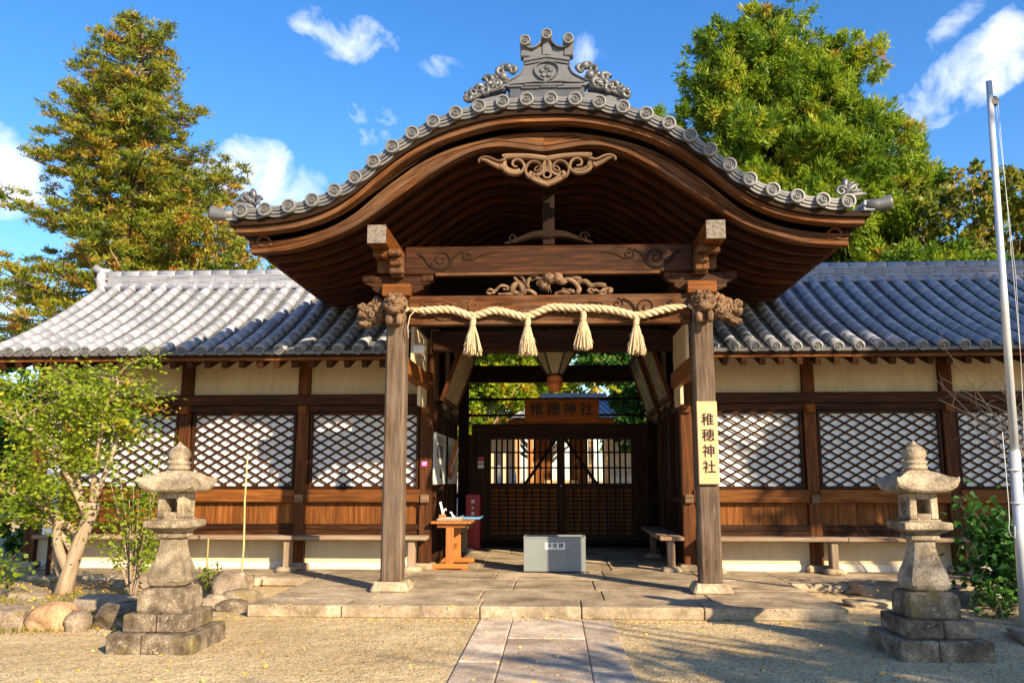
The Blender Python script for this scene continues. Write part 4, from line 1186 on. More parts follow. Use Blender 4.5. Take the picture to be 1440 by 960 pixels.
for k in range(170):
    l = rng.uniform(.1, Ls[-1] - .1); x = float(np.interp(l, Ls, [p[0] for p in P3])); z = float(np.interp(l, Ls, [p[1] for p in P3])); a = rng.uniform(0, 6.28)
    b0 = Vector((x, 11.47 + .05 * math.cos(a), z + .05 * math.sin(a))); b1 = b0 + Vector((rng.uniform(-.05, .05), .02 * math.cos(a), .03 * math.sin(a)))
    mb.tube([b0, b1], [.0025, .001], 3)
mb.build('twisted_cord', STRAW, t)
for x_, zt in ((-1.055, 3.80), (-.297, 3.79), (.47, 3.86), (1.19, 3.79)):
    mb = MB()
    mb.tube([(x_, 11.44, zt + .03), (x_ + .01, 11.42, zt - .03), (x_ - .005, 11.42, zt - .08), (x_, 11.42, zt - .13)], [.035, .042, .034, .04], 8)
    for k in range(3): mb.tube([(x_ + .036 * math.cos(q * .8), 11.42 + .036 * math.sin(q * .8), zt - .02 - .045 * k + .004 * q) for q in range(9)], .011, 5)
    for k in range(120):
        a = rng.uniform(0, 2 * math.pi); rr = math.sqrt(rng.random()); ln = rng.uniform(.33, .40)
        b0 = (x_ + .035 * rr * math.cos(a), 11.42 + .035 * rr * math.sin(a), zt - .11)
        b1 = (x_ + .085 * rr * math.cos(a) + rng.uniform(-.008, .008), 11.42 + .085 * rr * math.sin(a), zt - .11 - ln * .45)
        b2 = (x_ + .13 * rr * math.cos(a) + rng.uniform(-.015, .015), 11.42 + .13 * rr * math.sin(a), zt - .11 - ln)
        mb.tube([b0, b1, b2], [.010, .010, .006], 4, sm=False)
    for k in range(14):
        a = rng.uniform(0, 2 * math.pi); z_ = zt - rng.uniform(.2, .42); q = .03 + (zt - z_) * .22
        mb.tube([(x_ + q * math.cos(a), 11.42 + q * math.sin(a), z_), (x_ + (q + .03) * math.cos(a), 11.42 + (q + .03) * math.sin(a), z_ - rng.uniform(.05, .09))], [.005, .002], 4)
    mb.build('tassel', STRAW, t)
# vertical name board on the right column
t = thing('name_board', 'pale upright wooden board with four black characters nailed to the right front column', 'sign', (2.11, 11.47, 1.54))
mb = MB(); mb.box((2.11, 11.465, 2.10), (.27, .045, 1.10), ch=.008); mb.build('board', W_PLAQUE, t)
for ch, z in zip('稚穂神社', (2.395, 2.185, 1.975, 1.765)):
    text_mesh('lettering', ch, .175, face_front(2.115, 11.441, z), INK, t, .0015, .0036)
# horizontal name plaque over the doors
t = thing('name_plaque', 'broad reddish wooden plaque with four black characters above the doors', 'sign', (.23, 18.85, 2.84))
mb = MB(); mb.box((.23, 18.86, 3.12), (1.66, .05, .52), (R(6), 0, 0), ch=.01); mb.build('plaque_board', W_NAME, t)
for k, ch in enumerate('稚穂神社'):
    text_mesh('lettering', ch, .31, face_front(-.33 + .37 * k, 18.826, 3.13) @ Matrix.Rotation(R(6), 4, 'X'), INK, t, .003, .007)
# hanging lamp
t = thing('hanging_lantern', 'cream paneled lantern with round orange wooden bottom hung under the gate ceiling', 'lantern', (.06, 15.0, 4.5))
c = (.075, 15.0)
mb = MB(); mb.lathe([(.0, 3.14), (.03, 3.14), (.10, 3.18), (.135, 3.25), (.14, 3.31)], (c[0], c[1], 0), 20)
mb.lathe([(.146, 3.315), (.146, 3.33)], (c[0], c[1], 0), 20)
mb.lathe([(.14, 3.335), (.13, 3.42), (.08, 3.45), (0, 3.45)], (c[0], c[1], 0), 20); mb.build('wooden_bulb', COPPER, t)
mb = MB(); mb.lathe([(.13, 3.47), (.45, 4.0), (.45, 4.02)], (c[0], c[1], 0), 6, sm=False, caps=False); mb.build('cream_panel', LANTERNPANEL, t)
mb = MB()
for k in range(6):
    a = math.pi / 3 * k; mb.tube([(c[0] + .13 * math.cos(a), c[1] + .13 * math.sin(a), 3.44), (c[0] + .46 * math.cos(a), c[1] + .46 * math.sin(a), 4.02)], .016, 6)
    mb.tube([(c[0] + .46 * math.cos(a), c[1] + .46 * math.sin(a), 4.02), (c[0] + .46 * math.cos(a + math.pi / 3), c[1] + .46 * math.sin(a + math.pi / 3), 4.02)], .018, 6)
mb.tube([(c[0], c[1], 3.44), (c[0], c[1], 4.55)], .012, 6); mb.build('lantern_frame', BLACKMETAL, t)
# framed votive paintings leaning out over the passage
def votive(name, label, x, sg, y0, y1, z0, z1, lean, pic, group='votive paintings leaning over the passage'):
    t = thing(name, label, 'painting', (x, (y0 + y1) / 2, z0), group)
    M = Matrix.Translation((x, (y0 + y1) / 2, z0)) @ Matrix.Rotation(R(lean) * sg, 4, 'Y')
    h = z1 - z0; w = y1 - y0
    def put(mb, c, s): mb.box(M @ Vector(c), s, M.to_3x3(), .006)
    mb = MB()
    put(mb, (0, 0, .04), (.07, w, .08)); put(mb, (0, 0, h - .04), (.07, w, .08))
    put(mb, (0, -w / 2 + .04, h / 2), (.07, .08, h - .162)); put(mb, (0, w / 2 - .04, h / 2), (.07, .08, h - .162)); mb.build('picture_frame', W_MID, t)
    mb = MB(); put(mb, (0, 0, h / 2), (.02, w - .17, h - .17)); mb.build('picture_panel', pic, t)
    for q in (-.3, .3): mb = MB(); mb.bar(M @ Vector((-.02 * sg, q * w, -.02)), M @ Vector((.07 * sg, q * w, -.10)), .05, .07); mb.build('support_peg', W_CARVE, t)
votive('votive_picture', 'faded green and brown framed painting leaning out on the left passage wall', -1.93, 1, 14.75, 17.0, 2.98, 4.15, 20, PIC1)
votive('votive_picture', 'front framed dark painting on the right passage wall, nearest the column', 2.10, -1, 14.8, 16.3, 3.0, 4.2, 18, PIC2)
votive('votive_picture', 'rear framed dark painting on the right passage wall, nearest the doors', 2.10, -1, 16.7, 18.4, 2.95, 4.2, 18, PIC2)
# notices
def notice(label, y0, y1, z0, z1, x=-2.0):
    t = thing('notice_poster', label, 'poster', (x, (y0 + y1) / 2, z0), 'posters on the left passage wall')
    mb = MB(); mb.bx(x - .03, x, y0, y1, z0, z1, .004); mb.build('poster_sheet', PAPER, t)
    return t
t = notice('nearer large pale poster with two dark pictures on the left passage wall', 14.55, 16.1, 1.52, 2.42)
mb = MB(); mb.bx(-2.0, -1.996, 14.85, 15.65, 1.98, 2.22, 0)
for i in range(7): mb.bx(-1.999, -1.995, 14.9 + i * .1, 14.96 + i * .1, 2.0, 2.0 + .1 + .08 * rng.random(), 0)
mb.bx(-2.0, -1.996, 15.25, 15.6, 1.62, 1.88, 0)
for i in range(9): mb.bx(-2.0, -1.996, 14.7, 15.9 - .3 * rng.random(), 2.25 + .014 * i, 2.256 + .014 * i, 0)
mb.build('printed_pictures', GREYPRINT, t)
t = notice('farther pale poster behind the tilted wooden notice frame', 16.6, 18.0, 1.52, 2.42)
mb = MB()
for i in range(12): mb.bx(-2.0, -1.996, 16.8, 17.8 - .4 * rng.random(), 1.7 + .05 * i, 1.712 + .05 * i, 0)
mb.build('printed_lines', GREYPRINT, t)
t = thing('tilted_notice_frame', 'small tilted wooden frame with white papers on the left passage wall', 'notice frame', (-1.9, 16.3, 1.65))
M = Matrix.Translation((-1.88, 16.3, 1.98)) @ Matrix.Rotation(R(12), 4, 'Y') @ Matrix.Rotation(R(-16), 4, 'X')
mb = MB(); mb.box(M @ Vector((0, 0, 0)), (.04, .62, .62), M.to_3x3(), .008); mb.build('frame_board', W_NAME, t)
mb = MB(); mb.box(M @ Vector((.024, .08, .17)), (.006, .3, .16), M.to_3x3(), 0); mb.box(M @ Vector((.024, -.02, -.03)), (.006, .26, .14), M.to_3x3(), 0); mb.box(M @ Vector((.024, -.08, -.2)), (.006, .22, .12), M.to_3x3(), 0); mb.build('white_papers', PAPER, t)
# stickers
t = thing('pink_sticker', 'small pink sticker with two white lines on the left corner post', 'sticker', (-2.13, YW - .065, 1.86))
mb = MB(); mb.bx(-2.185, -2.085, YW - .068, YW - .0605, 1.83, 1.91, 0); mb.build('sticker_sheet', PINK, t)
mb = MB(); mb.bx(-2.17, -2.10, YW - .071, YW - .0685, 1.88, 1.892, 0); mb.bx(-2.165, -2.11, YW - .071, YW - .0685, 1.848, 1.86, 0); mb.build('white_lines', WHITEPLASTIC, t)
t = thing('door_notice', 'small red and white notice on the post left of the doors', 'sticker', (-1.6, YG - .07, 1.9))
mb = MB(); mb.bx(-1.66, -1.52, YG - .068, YG - .0605, 2.0, 2.1, 0); mb.bx(-1.66, -1.52, YG - .068, YG - .0605, 1.93, 1.96, 0); mb.build('red_band', RED, t)
mb = MB(); mb.bx(-1.66, -1.52, YG - .067, YG - .0605, 1.85, 1.929, 0); mb.bx(-1.66, -1.52, YG - .067, YG - .0605, 1.961, 1.999, 0); mb.build('white_band', WHITEPLASTIC, t)
# extinguisher cabinet
t = thing('extinguisher_cabinet', 'red metal fire extinguisher cabinet standing in the dark left corner', 'cabinet', (-1.7, 18.5, .14))
mb = MB(); mb.bx(-1.86, -1.54, 18.35, 18.65, .14, 1.29, .015); mb.build('cabinet_body', RED, t)
for ch, z, s_ in (('消', 1.13, .085), ('火', 1.00, .06), ('器', .88, .07)):
    text_mesh('lettering', ch, s_, face_front(-1.70, 18.348, z), WHITEPLASTIC, t, .001, .003)
# floodlight
t = thing('floodlight', 'small white floodlight box above the beam behind the left column', 'lamp', (-1.97, 12.2, 3.38))
mb = MB(); mb.box((-1.93, 12.25, 3.50), (.16, .14, .13), (R(-15), 0, 0), .02); mb.build('lamp_housing', WHITEPLASTIC, t)
mb = MB(); mb.bx(-1.96, -1.90, 12.22, 12.3, 3.38, 3.43, .005); mb.build('lamp_bracket', W_BENCH, t)

# offertory box
t = thing('offertory_box', 'low grey steel offertory box with a white character label before the gate', 'offertory box', (.05, 14.1, .14))
x0, x1, y0, y1, z0, z1 = -.445, .545, 13.88, 14.34, .17, .70
mb = MB(); th = .012
mb.bx(x0, x1, y0, y0 + th, z0, z1, .003); mb.bx(x0, x1, y1 - th, y1, z0, z1, .003); mb.bx(x0, x0 + th, y0 + th, y1 - th, z0, z1, .003); mb.bx(x1 - th, x1, y0 + th, y1 - th, z0, z1, .003)
mb.bx(x0, x1, y0, y1, z0 - .01, z0, .002); mb.build('steel_case', METALBOX, t)
mb = MB(); mb.bx(x0 - .006, x1 + .006, y0 - .008, y0 + .02, z1 - .022, z1 + .004, .003); mb.bx(x0 - .006, x1 + .006, y1 - .02, y1 + .006, z1 - .022, z1 + .004, .003)
mb.bx(x0 - .006, x0 + .02, y0 + .02, y1 - .02, z1 - .022, z1 + .004, .003); mb.bx(x1 - .02, x1 + .006, y0 + .02, y1 - .02, z1 - .022, z1 + .004, .003); mb.build('top_rim', METALBOX, t)
mb = MB()
mb.add([(x0 + .02, y0 + .02, z1 - .01), (x1 - .02, y0 + .02, z1 - .01), (x1 - .02, (y0 + y1) / 2 - .03, z1 - .09), (x0 + .02, (y0 + y1) / 2 - .03, z1 - .09)], [(0, 1, 2, 3)])
mb.add([(x0 + .02, y1 - .02, z1 - .01), (x1 - .02, y1 - .02, z1 - .01), (x1 - .02, (y0 + y1) / 2 + .03, z1 - .09), (x0 + .02, (y0 + y1) / 2 + .03, z1 - .09)], [(3, 2, 1, 0)]); mb.build('coin_chute', METALBOX, t)
for xx in (x0 + .06, x1 - .06):
    mb = MB(); mb.bx(xx - .04, xx + .04, y0 + .01, y1 - .01, .145, .162, .003); mb.bx(xx - .12 if xx < 0 else xx + .06, xx - .06 if xx < 0 else xx + .12, y0 + .03, y0 + .09, .145, .155, .002); mb.build('foot', BLACKMETAL, t)
mb = MB(); mb.bx(-.105, .215, y0 - .006, y0 - .0005, .505, .61, .001); lb_ = mb.build('label_plate', WHITEPLASTIC, t)
for ch, x in (('渉', -.04), ('後', .055), ('鏡', .155)): text_mesh('lettering', ch, .088, face_front(x, y0 - .0075, .558), INK, lb_, .0008, .0012)

# table and the things on it
t = thing('trestle_table', 'orange varnished wooden trestle table beside the left passage wall', 'table', (-1.68, 14.7, .14))
mb = MB(); mb.bx(-1.99, -1.33, 14.12, 15.75, .885, .925, .01); mb.build('table_top', W_TABLE, t)
mb = MB(); mb.bx(-1.9, -1.42, 14.2, 14.28, .82, .884, .01); mb.bx(-1.9, -1.42, 15.3, 15.38, .82, .884, .01); mb.bx(-1.72, -1.66, 14.28, 15.3, .42, .5, .008); mb.build('table_rail', W_TABLE, t)
for y in (14.24, 15.34):
    mb = MB(); mb.bx(-1.75, -1.62, y - .04, y + .04, .23, .82, .01); mb.build('leg', W_TABLE, t)
    mb = MB(); mb.bx(-1.98, -1.38, y - .05, y + .05, .155, .235, .02); mb.bx(-1.98, -1.88, y - .05, y + .05, .141, .157, .003); mb.bx(-1.48, -1.38, y - .05, y + .05, .141, .157, .003); mb.build('foot', W_TABLE, t)
t = thing('wooden_tray', 'flat grey brown box with papers at the front of the table', 'tray', (-1.72, 14.5, .926))
mb = MB(); mb.bx(-1.90, -1.5, 14.2, 14.75, .927, .965, .006); mb.build('tray_body', W_BENCH, t)
mb = MB(); mb.bx(-1.88, -1.52, 14.24, 14.7, .966, .974, .001); mb.build('paper_sheet', PAPER, t)
t = thing('pen_holder', 'small orange wooden block holding a white pamphlet on the table', 'stand', (-1.83, 14.35, .975))
mb = MB(); mb.bx(-1.88, -1.77, 14.3, 14.4, .976, 1.03, .006); mb.build('holder_block', W_TABLE, t)
mb = MB(); mb.box((-1.84, 14.35, 1.13), (.035, .03, .22), (0, R(-14), 0), .004); mb.tube([(-1.81, 14.36, 1.03), (-1.80, 14.36, 1.12), (-1.775, 14.36, 1.13), (-1.765, 14.36, 1.09)], .009, 6); mb.build('white_pamphlet', WHITEPLASTIC, t)
t = thing('bent_white_paper', 'small curled white slip beside the blue tray on the table', 'paper', (-1.68, 14.6, .975))
mb = MB(); mb.tube([(-1.73, 14.55, 1.06), (-1.70, 14.56, 1.05), (-1.68, 14.57, 1.0), (-1.64, 14.58, .985)], [.012, .016, .016, .01], 6, flat=.3); mb.build('curled_slip', WHITEPLASTIC, t)
t = thing('blue_tray', 'shallow light blue tray at the far end of the table', 'tray', (-1.45, 15.2, .926))
mb = MB(); mb.bx(-1.62, -1.24, 14.85, 15.7, .928, .937, .003); mb.bx(-1.62, -1.24, 14.85, 14.87, .937, .965, .003); mb.bx(-1.62, -1.6, 14.87, 15.7, .937, .965, .003); mb.bx(-1.26, -1.24, 14.87, 15.7, .937, .965, .003); mb.build('tray_body', BLUE, t)

# benches
def bench(label, x0, x1, y0, y1, legs, z=.70):
    t = thing('plank_bench', label, 'bench', ((x0 + x1) / 2, (y0 + y1) / 2, .14), 'plank benches along the walls')
    mb = MB()
    if (x1 - x0) > (y1 - y0):
        n = max(1, round((x1 - x0) / 2.1)); w = (y1 - y0) / 2
        for i in range(n):
            for j in range(2): mb.bx(x0 + (x1 - x0) * i / n + .002, x0 + (x1 - x0) * (i + 1) / n - .002, y0 + j * w + .003, y0 + (j + 1) * w - .003, z - .065, z + rng.uniform(-.004, .003), .012)
    else:
        for j in range(2): mb.bx(x0 + j * (x1 - x0) / 2 + .003, x0 + (j + 1) * (x1 - x0) / 2 - .003, y0, y1, z - .065, z + rng.uniform(-.004, .003), .012)
    mb.build('seat', W_BENCH, t)
    for lx, ly in legs:
        mb = MB(); mb.bx(lx - .055, lx + .055, ly - .1, ly + .1, .20, z - .067, .012); l = mb.build('leg', W_BENCH, t)
        mb = MB(); mb.blob((lx, ly, .165), (.17, .19, .055), int(lx * 7) % 9, 8, .2, boxy=.4); mb.build('leg_stone', S_PAVE, l)
    return t
bench('long grey plank bench under the left wing lattice windows', -8.6, -2.02, 13.86, 14.2, [(-8.3, 14.03), (-6.35, 14.03), (-4.33, 14.03), (-2.28, 14.03)])
bench('long grey plank bench under the right wing lattice windows', 2.42, 9.2, 13.86, 14.2, [(2.62, 14.03), (4.48, 14.03), (6.66, 14.03), (8.8, 14.03)])
bench('short bench inside the passage along its right wall', 1.74, 2.14, 14.0, 17.0, [(1.94, 14.2), (1.94, 16.7)])
bench('short shaded bench inside the passage behind the table', -1.98, -1.66, 15.9, 18.1, [(-1.82, 16.0), (-1.82, 17.9)])

# ------------------------------------------------------------------ stone lanterns
def sq(hw, z, rd=.06, lift=0, n=8, conc=0):
    """rounded square loop with optional lifted corners"""
    out = []
    for s in range(4):
        for k in range(n):
            t = -1 + 2 * k / n
            a, b = (hw, t * hw)
            edge = abs(t) ** 3
            if rd:
                m = max(0, abs(t) - (1 - rd / hw * 1.0)); q = m / (rd / hw) if rd / hw > 0 else 0
                a -= rd * .3 * q * q; b = math.copysign(abs(b) - rd * .3 * q * q, b) if b else 0
            a -= conc * (1 - t * t)
            x, y = [(a, b), (-b, a), (-a, -b), (b, -a)][s]
            out.append((x, y, z + lift * edge))
    return out
def place_loops(mb, L, c): mb.loops([[(x + c[0], y + c[1], z + c[2]) for x, y, z in l] for l in L])
def stone_lantern(label, cx, cy):
    t = thing('stone_lantern', label, 'stone lantern', (cx, cy, 0), 'pair of stone lanterns')
    C_ = (cx, cy, 0)
    def part(name, L, mat=S_LANT, sub=2):
        mb = MB(); place_loops(mb, L, C_); return mb.build(name, mat, t)
    def step(z0, z1, hw):
        mb = MB(); g = .004
        q = hw * rng.uniform(-.2, .2)
        mb.bx(cx - hw, cx + q - g, cy - hw, cy + hw, z0, z1, .013); mb.bx(cx + q + g, cx + hw, cy - hw, cy + hw, z0, z1 - .003, .013)
        return mb.build('stone_step', S_STEP, t)
    step(-.05, .18, .415); step(.181, .345, .315)
    part('stone_step', [sq(0.225, .346, .03), sq(0.235, .37, .03), sq(0.235, .50, .03), sq(0.225, .555, .04), sq(0.190, .575, .05)], S_STEP)
    part('post', [sq(.140, .576, .06), sq(.172, .60, .05), sq(.189, .64, .05), sq(.187, .69, .045), sq(.168, .75, .035), sq(.142, .82, .03), sq(.118, .90, .025), sq(.105, .97, .02), sq(.102, 1.03, .02), sq(.104, 1.04, .02), sq(.136, 1.05, .02), sq(.140, 1.065, .02), sq(.136, 1.085, .02), sq(.115, 1.095, .02)])
    part('platform', [sq(0.137, 1.096, .03), sq(0.158, 1.115, .03), sq(0.216, 1.145, .02), sq(0.227, 1.155, .02), sq(0.227, 1.205, .02), sq(0.220, 1.215, .03), sq(0.151, 1.225, .02), sq(0.151, 1.24, .02)])
    # light chamber with square windows front and back and round recesses at the sides
    mb = MB(); h = .135; a = .062; z0, z1, w0, w1 = 1.241, 1.488, 1.295, 1.43
    for sx in (-1, 1): mb.bx(*sorted((cx + sx * a, cx + sx * h)), cy - h, cy + h, z0, z1, .01)
    mb.bx(cx - a, cx + a, cy - h + .002, cy + h - .002, z0, w0, 0); mb.bx(cx - a, cx + a, cy - h + .002, cy + h - .002, w1, z1, 0)
    fb = mb.build('light_chamber', S_LANT, t)
    for sx in (-1, 1):
        mb = MB(); pts = [(cx + sx * (h + .001), cy + .045 * math.cos(k * math.pi / 8), 1.365 + .06 * math.sin(k * math.pi / 8)) for k in range(17)]
        mb.tube(pts, .010, 6)
        mb.bx(*sorted((cx + sx * .07, cx + sx * (h + .004))), cy - .018, cy + .018, 1.335, 1.395, .01)
        mb.build('side_window_ring', S_LANT, fb)
    part('roof', [sq(.21, 1.490, 0, .01, 10), sq(.270, 1.497, 0, .055, 10, .02), sq(.290, 1.515, 0, .095, 10, .022), sq(.288, 1.540, 0, .105, 10, .022), sq(.262, 1.562, 0, .075, 10, .012), sq(.225, 1.600, 0, .045, 10), sq(.186, 1.642, 0, .022, 10), sq(.145, 1.676, 0, .01, 10), sq(.108, 1.698, .03, 0, 10), sq(.085, 1.708, .03, 0, 10)])
    mb = MB(); mb.lathe([(.088, 1.705), (.112, 1.72), (.115, 1.74), (.10, 1.755), (.104, 1.765), (.118, 1.778), (.114, 1.795), (.085, 1.803), (.098, 1.82), (.112, 1.85), (.110, 1.885), (.092, 1.92), (.058, 1.948), (.028, 1.967), (.012, 1.99), (.002, 1.995)], (cx, cy, 0), 28)
    mb.build('jewel_finial', S_LANT, t)
stone_lantern('left weathered stone lantern on three square steps beside the leafy tree', -3.752, 8.475)
stone_lantern('right weathered stone lantern on three square steps near the metal pole', 3.575, 8.51)

# flagpole
t = thing('flagpole', 'tall galvanised steel flagpole leaning slightly at the right edge', 'flagpole', (5.26, 10, 0))
top = Vector((5.432, 10, 6.44)); bot = Vector((5.27, 10, 0)); mid = bot.lerp(top, .30)
mb = MB(); mb.tube([mid - Vector((0, 0, .2)), top], [.047, .035], 16); mb.build('upper_pole', STEEL, t)
mb = MB(); mb.tube([bot, mid], .062, 18); mb.tube([mid, mid + Vector((0, 0, .012))], .056, 18); mb.build('lower_sleeve', STEEL, t)
mb = MB(); mb.bx(5.445, 5.50, 9.97, 10.03, 6.12, 6.24, .01); mb.tube([(5.47, 9.96, 6.17), (5.47, 10.04, 6.17)], .045, 12); mb.build('pulley', BLACKMETAL, t)
mb = MB(); mb.tube([(5.49, 9.95, 6.15), (5.46, 9.94, 3.0), (5.36, 9.93, 1.3), (5.34, 9.93, .9)], .003, 5); mb.tube([(5.49, 10.0, 6.15), (5.50, 9.95, 4), (5.40, 9.93, 1.6)], .003, 5)
mb.tube([(5.17, 9.93, 2.15), (5.165, 9.93, 1.35), (5.15, 9.92, 1.15), (5.13, 9.91, 1.08), (5.15, 9.92, 1.0), (5.2, 9.93, .97), (5.21, 9.93, 1.1)], .005, 5)
for z in (1.35, 1.72): mb.tube([(5.30 + .07 * math.cos(a * math.pi / 6), 10 + .07 * math.sin(a * math.pi / 6), z) for a in range(13)], .012, 5)
mb.build('halyard', PAPER, t)
# bamboo stake
t = thing('bamboo_stake', 'thin yellow bamboo stake upright beside the left kerb stones', 'stake', (-4.45, 12.2, 0))
mb = MB(); mb.tube([(-4.46, 12.3, .05), (-4.44, 12.3, .7), (-4.46, 12.3, 1.3), (-4.45, 12.3, 1.98)], [.015, .014, .013, .009], 8)
for z in (.4, .75, 1.1, 1.4, 1.7): mb.tube([(-4.45, 12.3, z), (-4.45, 12.3, z + .012)], .017, 8)
tag(mb.build('bamboo_stake_cane', W_BAMBOO, t), '', '') if False else mb.build('cane', W_BAMBOO, t)
mb = MB(); mb.tube([(-5.09, 12.6, .1), (-5.09, 12.6, .75)], .013, 7)
tag(mb.build('short_cane', W_BAMBOO), 'short thin pale cane in the soil behind the left lantern', 'stake')
# white board and wooden post seen through the left tree
t = thing('white_board', 'narrow white painted board standing behind the leafy tree at the left edge', 'board', (-7.9, 13.2, 0))
mb = MB(); mb.bx(-8.02, -7.80, 13.2, 13.24, .75, 2.2, .01); mb.build('board_panel', WHITE, t)
mb = MB(); mb.bx(-7.94, -7.88, 13.245, 13.3, .1, 2.1, .01); mb.build('board_leg', W_POST, t)

# ------------------------------------------------------------------ garden stones
def rock(label, x, y, rx, ry, rz, seed, mat=S_ROCK, boxy=.3, z=None, rot=0):
    mb = MB(); mb.blob((0, 0, 0), (rx, ry, rz), seed, 14, .28, 1.6, boxy=boxy)
    o = mb.build('garden_rock', mat); o.location = (x, y, rz * .45 if z is None else z); o.rotation_euler = (0, 0, rot)
    return tag(o, label, 'rock', 'garden rocks')
rock('round orange brown boulder at the front of the left garden', -5.45, 9.38, .25, .24, .2, 3, S_BROWN, .15)
rock('grey block stone with mossy top at the left edge of the picture', -5.98, 9.35, .26, .22, .16, 5, S_ROCK, .6)
rock('dark purplish long rock between the boulder and the left lantern', -4.72, 9.6, .33, .26, .17, 8, S_STEP, .35, rot=.2)
rock('small pale wedge stone right of the round brown boulder', -5.12, 9.3, .1, .14, .14, 11, S_ROCK, .6)
rock('flat brown rock behind the dark long rock', -4.95, 10.35, .4, .3, .14, 14, S_BROWN, .4)
rock('mossy low rock below the leaning tree trunk', -5.45, 10.45, .34, .3, .15, 17, S_ROCK, .4)
rock('pale rounded rock leaning beside the bamboo stake, tallest of its heap', -4.40, 11.75, .24, .2, .26, 21, S_ROCK, .3, rot=.5)
rock('low grey rock in front of the bamboo stake', -4.1, 11.4, .26, .2, .12, 24, S_ROCK, .45)
rock('dark squared stone behind the left lantern by the wall terrace', -5.0, 12.55, .2, .18, .17, 27, S_STEP, .6)
rock('grey squared stone left of the bamboo stake', -4.62, 12.6, .22, .18, .15, 29, S_ROCK, .6)
rock('small dark rock touching the left end of the stone platform', -3.98, 10.75, .2, .16, .09, 31, S_STEP, .4)
rock('pale small stone just right of the left lantern base', -4.32, 11.05, .15, .15, .10, 33, S_ROCK, .5)
rock('broad pale flat rock in the kerb left of the right lantern', 4.65, 12.6, .42, .25, .12, 41, S_BROWN, .5)
rock('low grey slab stone half sunk in the gravel near the right lantern', 4.1, 11.5, .32, .2, .05, 44, S_PAVE, .6)
rock('round grey stone in the bed behind the right lantern', 5.0, 11.6, .2, .18, .14, 47, S_ROCK, .3)
rock('flat stepping stone at the right edge by the flagpole', 5.15, 9.1, .42, .5, .06, 51, S_PAVE, .6)
rock('pale stone low in the soil left of the tree trunk', -6.9, 11.2, .3, .2, .1, 53, S_ROCK, .4)
rock('long pale stone along the front border at far left', -6.55, 9.5, .35, .2, .13, 57, S_ROCK, .5)
rock('grey stone behind the leaning trunk', -6.0, 12.2, .28, .2, .13, 59, S_ROCK, .4)
rock('small stone at the foot of the slim shrub', -5.2, 11.4, .2, .16, .1, 61, S_BROWN, .4)

# ------------------------------------------------------------------ trees and plants
def branch_tree(t, mat, trunk, radii, limbs, name='trunk'):
    mb = MB(); mb.tube(trunk, radii, 12, r=.5)
    for pts, r0, r1 in limbs:
        q = [Vector(p) for p in pts]; q = [Vector(v) for v in smooth2([tuple(p) for p in q], 2)]
        mb.tube(q, [r0 + (r1 - r0) * i / (len(q) - 1) for i in range(len(q))], 6, r=.5)
    return mb.build(name, mat, t)
def lobe_crown(lobes, ntuft, per, tl, lw, lean=.25, spread=.9, bright=.5, nsub=12, qs=.42):
    """tufts of needle sprays over a set of ellipsoid lobes"""
    sub = []
    for l in lobes:
        for k in range(nsub):
            d = nrg.normal(size=3); d /= np.linalg.norm(d); q = qs + .16 * (nrg.random() - .3); e = .66 + .38 * nrg.random()
            sub.append((l[0] + d[0] * l[3] * e, l[1] + d[1] * l[4] * e, l[2] + d[2] * l[5] * e, l[3] * q, l[4] * q, l[5] * q * .8))
    lobes = sub
    V = []; Rn = []
    vol = [l[3] * l[4] * l[5] for l in lobes]; tv = sum(v ** .67 for v in vol)
    tips = []
    for l, v in zip(lobes, vol):
        n = int(ntuft * v ** .67 / tv)
        d = nrg.normal(size=(n, 3)); d /= np.linalg.norm(d, axis=1, keepdims=True)
        f = 1 - .5 * nrg.random(n) ** 2.0
        lump = np.array([1 + .22 * mnoise.noise(Vector(q) * 2.3 + Vector((l[0], l[1], l[2]))) * 1.6 for q in d])
        c = np.array(l[:3]) + d * np.array(l[3:6]) * (f * lump)[:, None]
        tips.append((c, d))
        base = np.repeat(c, per, 0); dd = np.repeat(d, per, 0)
        ax = dd * spread + nrg.normal(size=base.shape) * .75 + np.array([0, 0, lean])
        base = base + nrg.normal(size=base.shape) * tl * .35
        ln = tl * (.6 + .6 * nrg.random(len(base))); w = lw * (.6 + .7 * nrg.random(len(base)))
        V.append(cards(base, ax, ln, w))
        tone = np.repeat(np.clip(nrg.normal(bright, .2, n) + rng.gauss(0, .08), 0, 1), per) + nrg.normal(0, .1, n * per)
        Rn.append(np.clip(tone, 0, 1))
    return np.concatenate(V), np.concatenate(Rn), tips

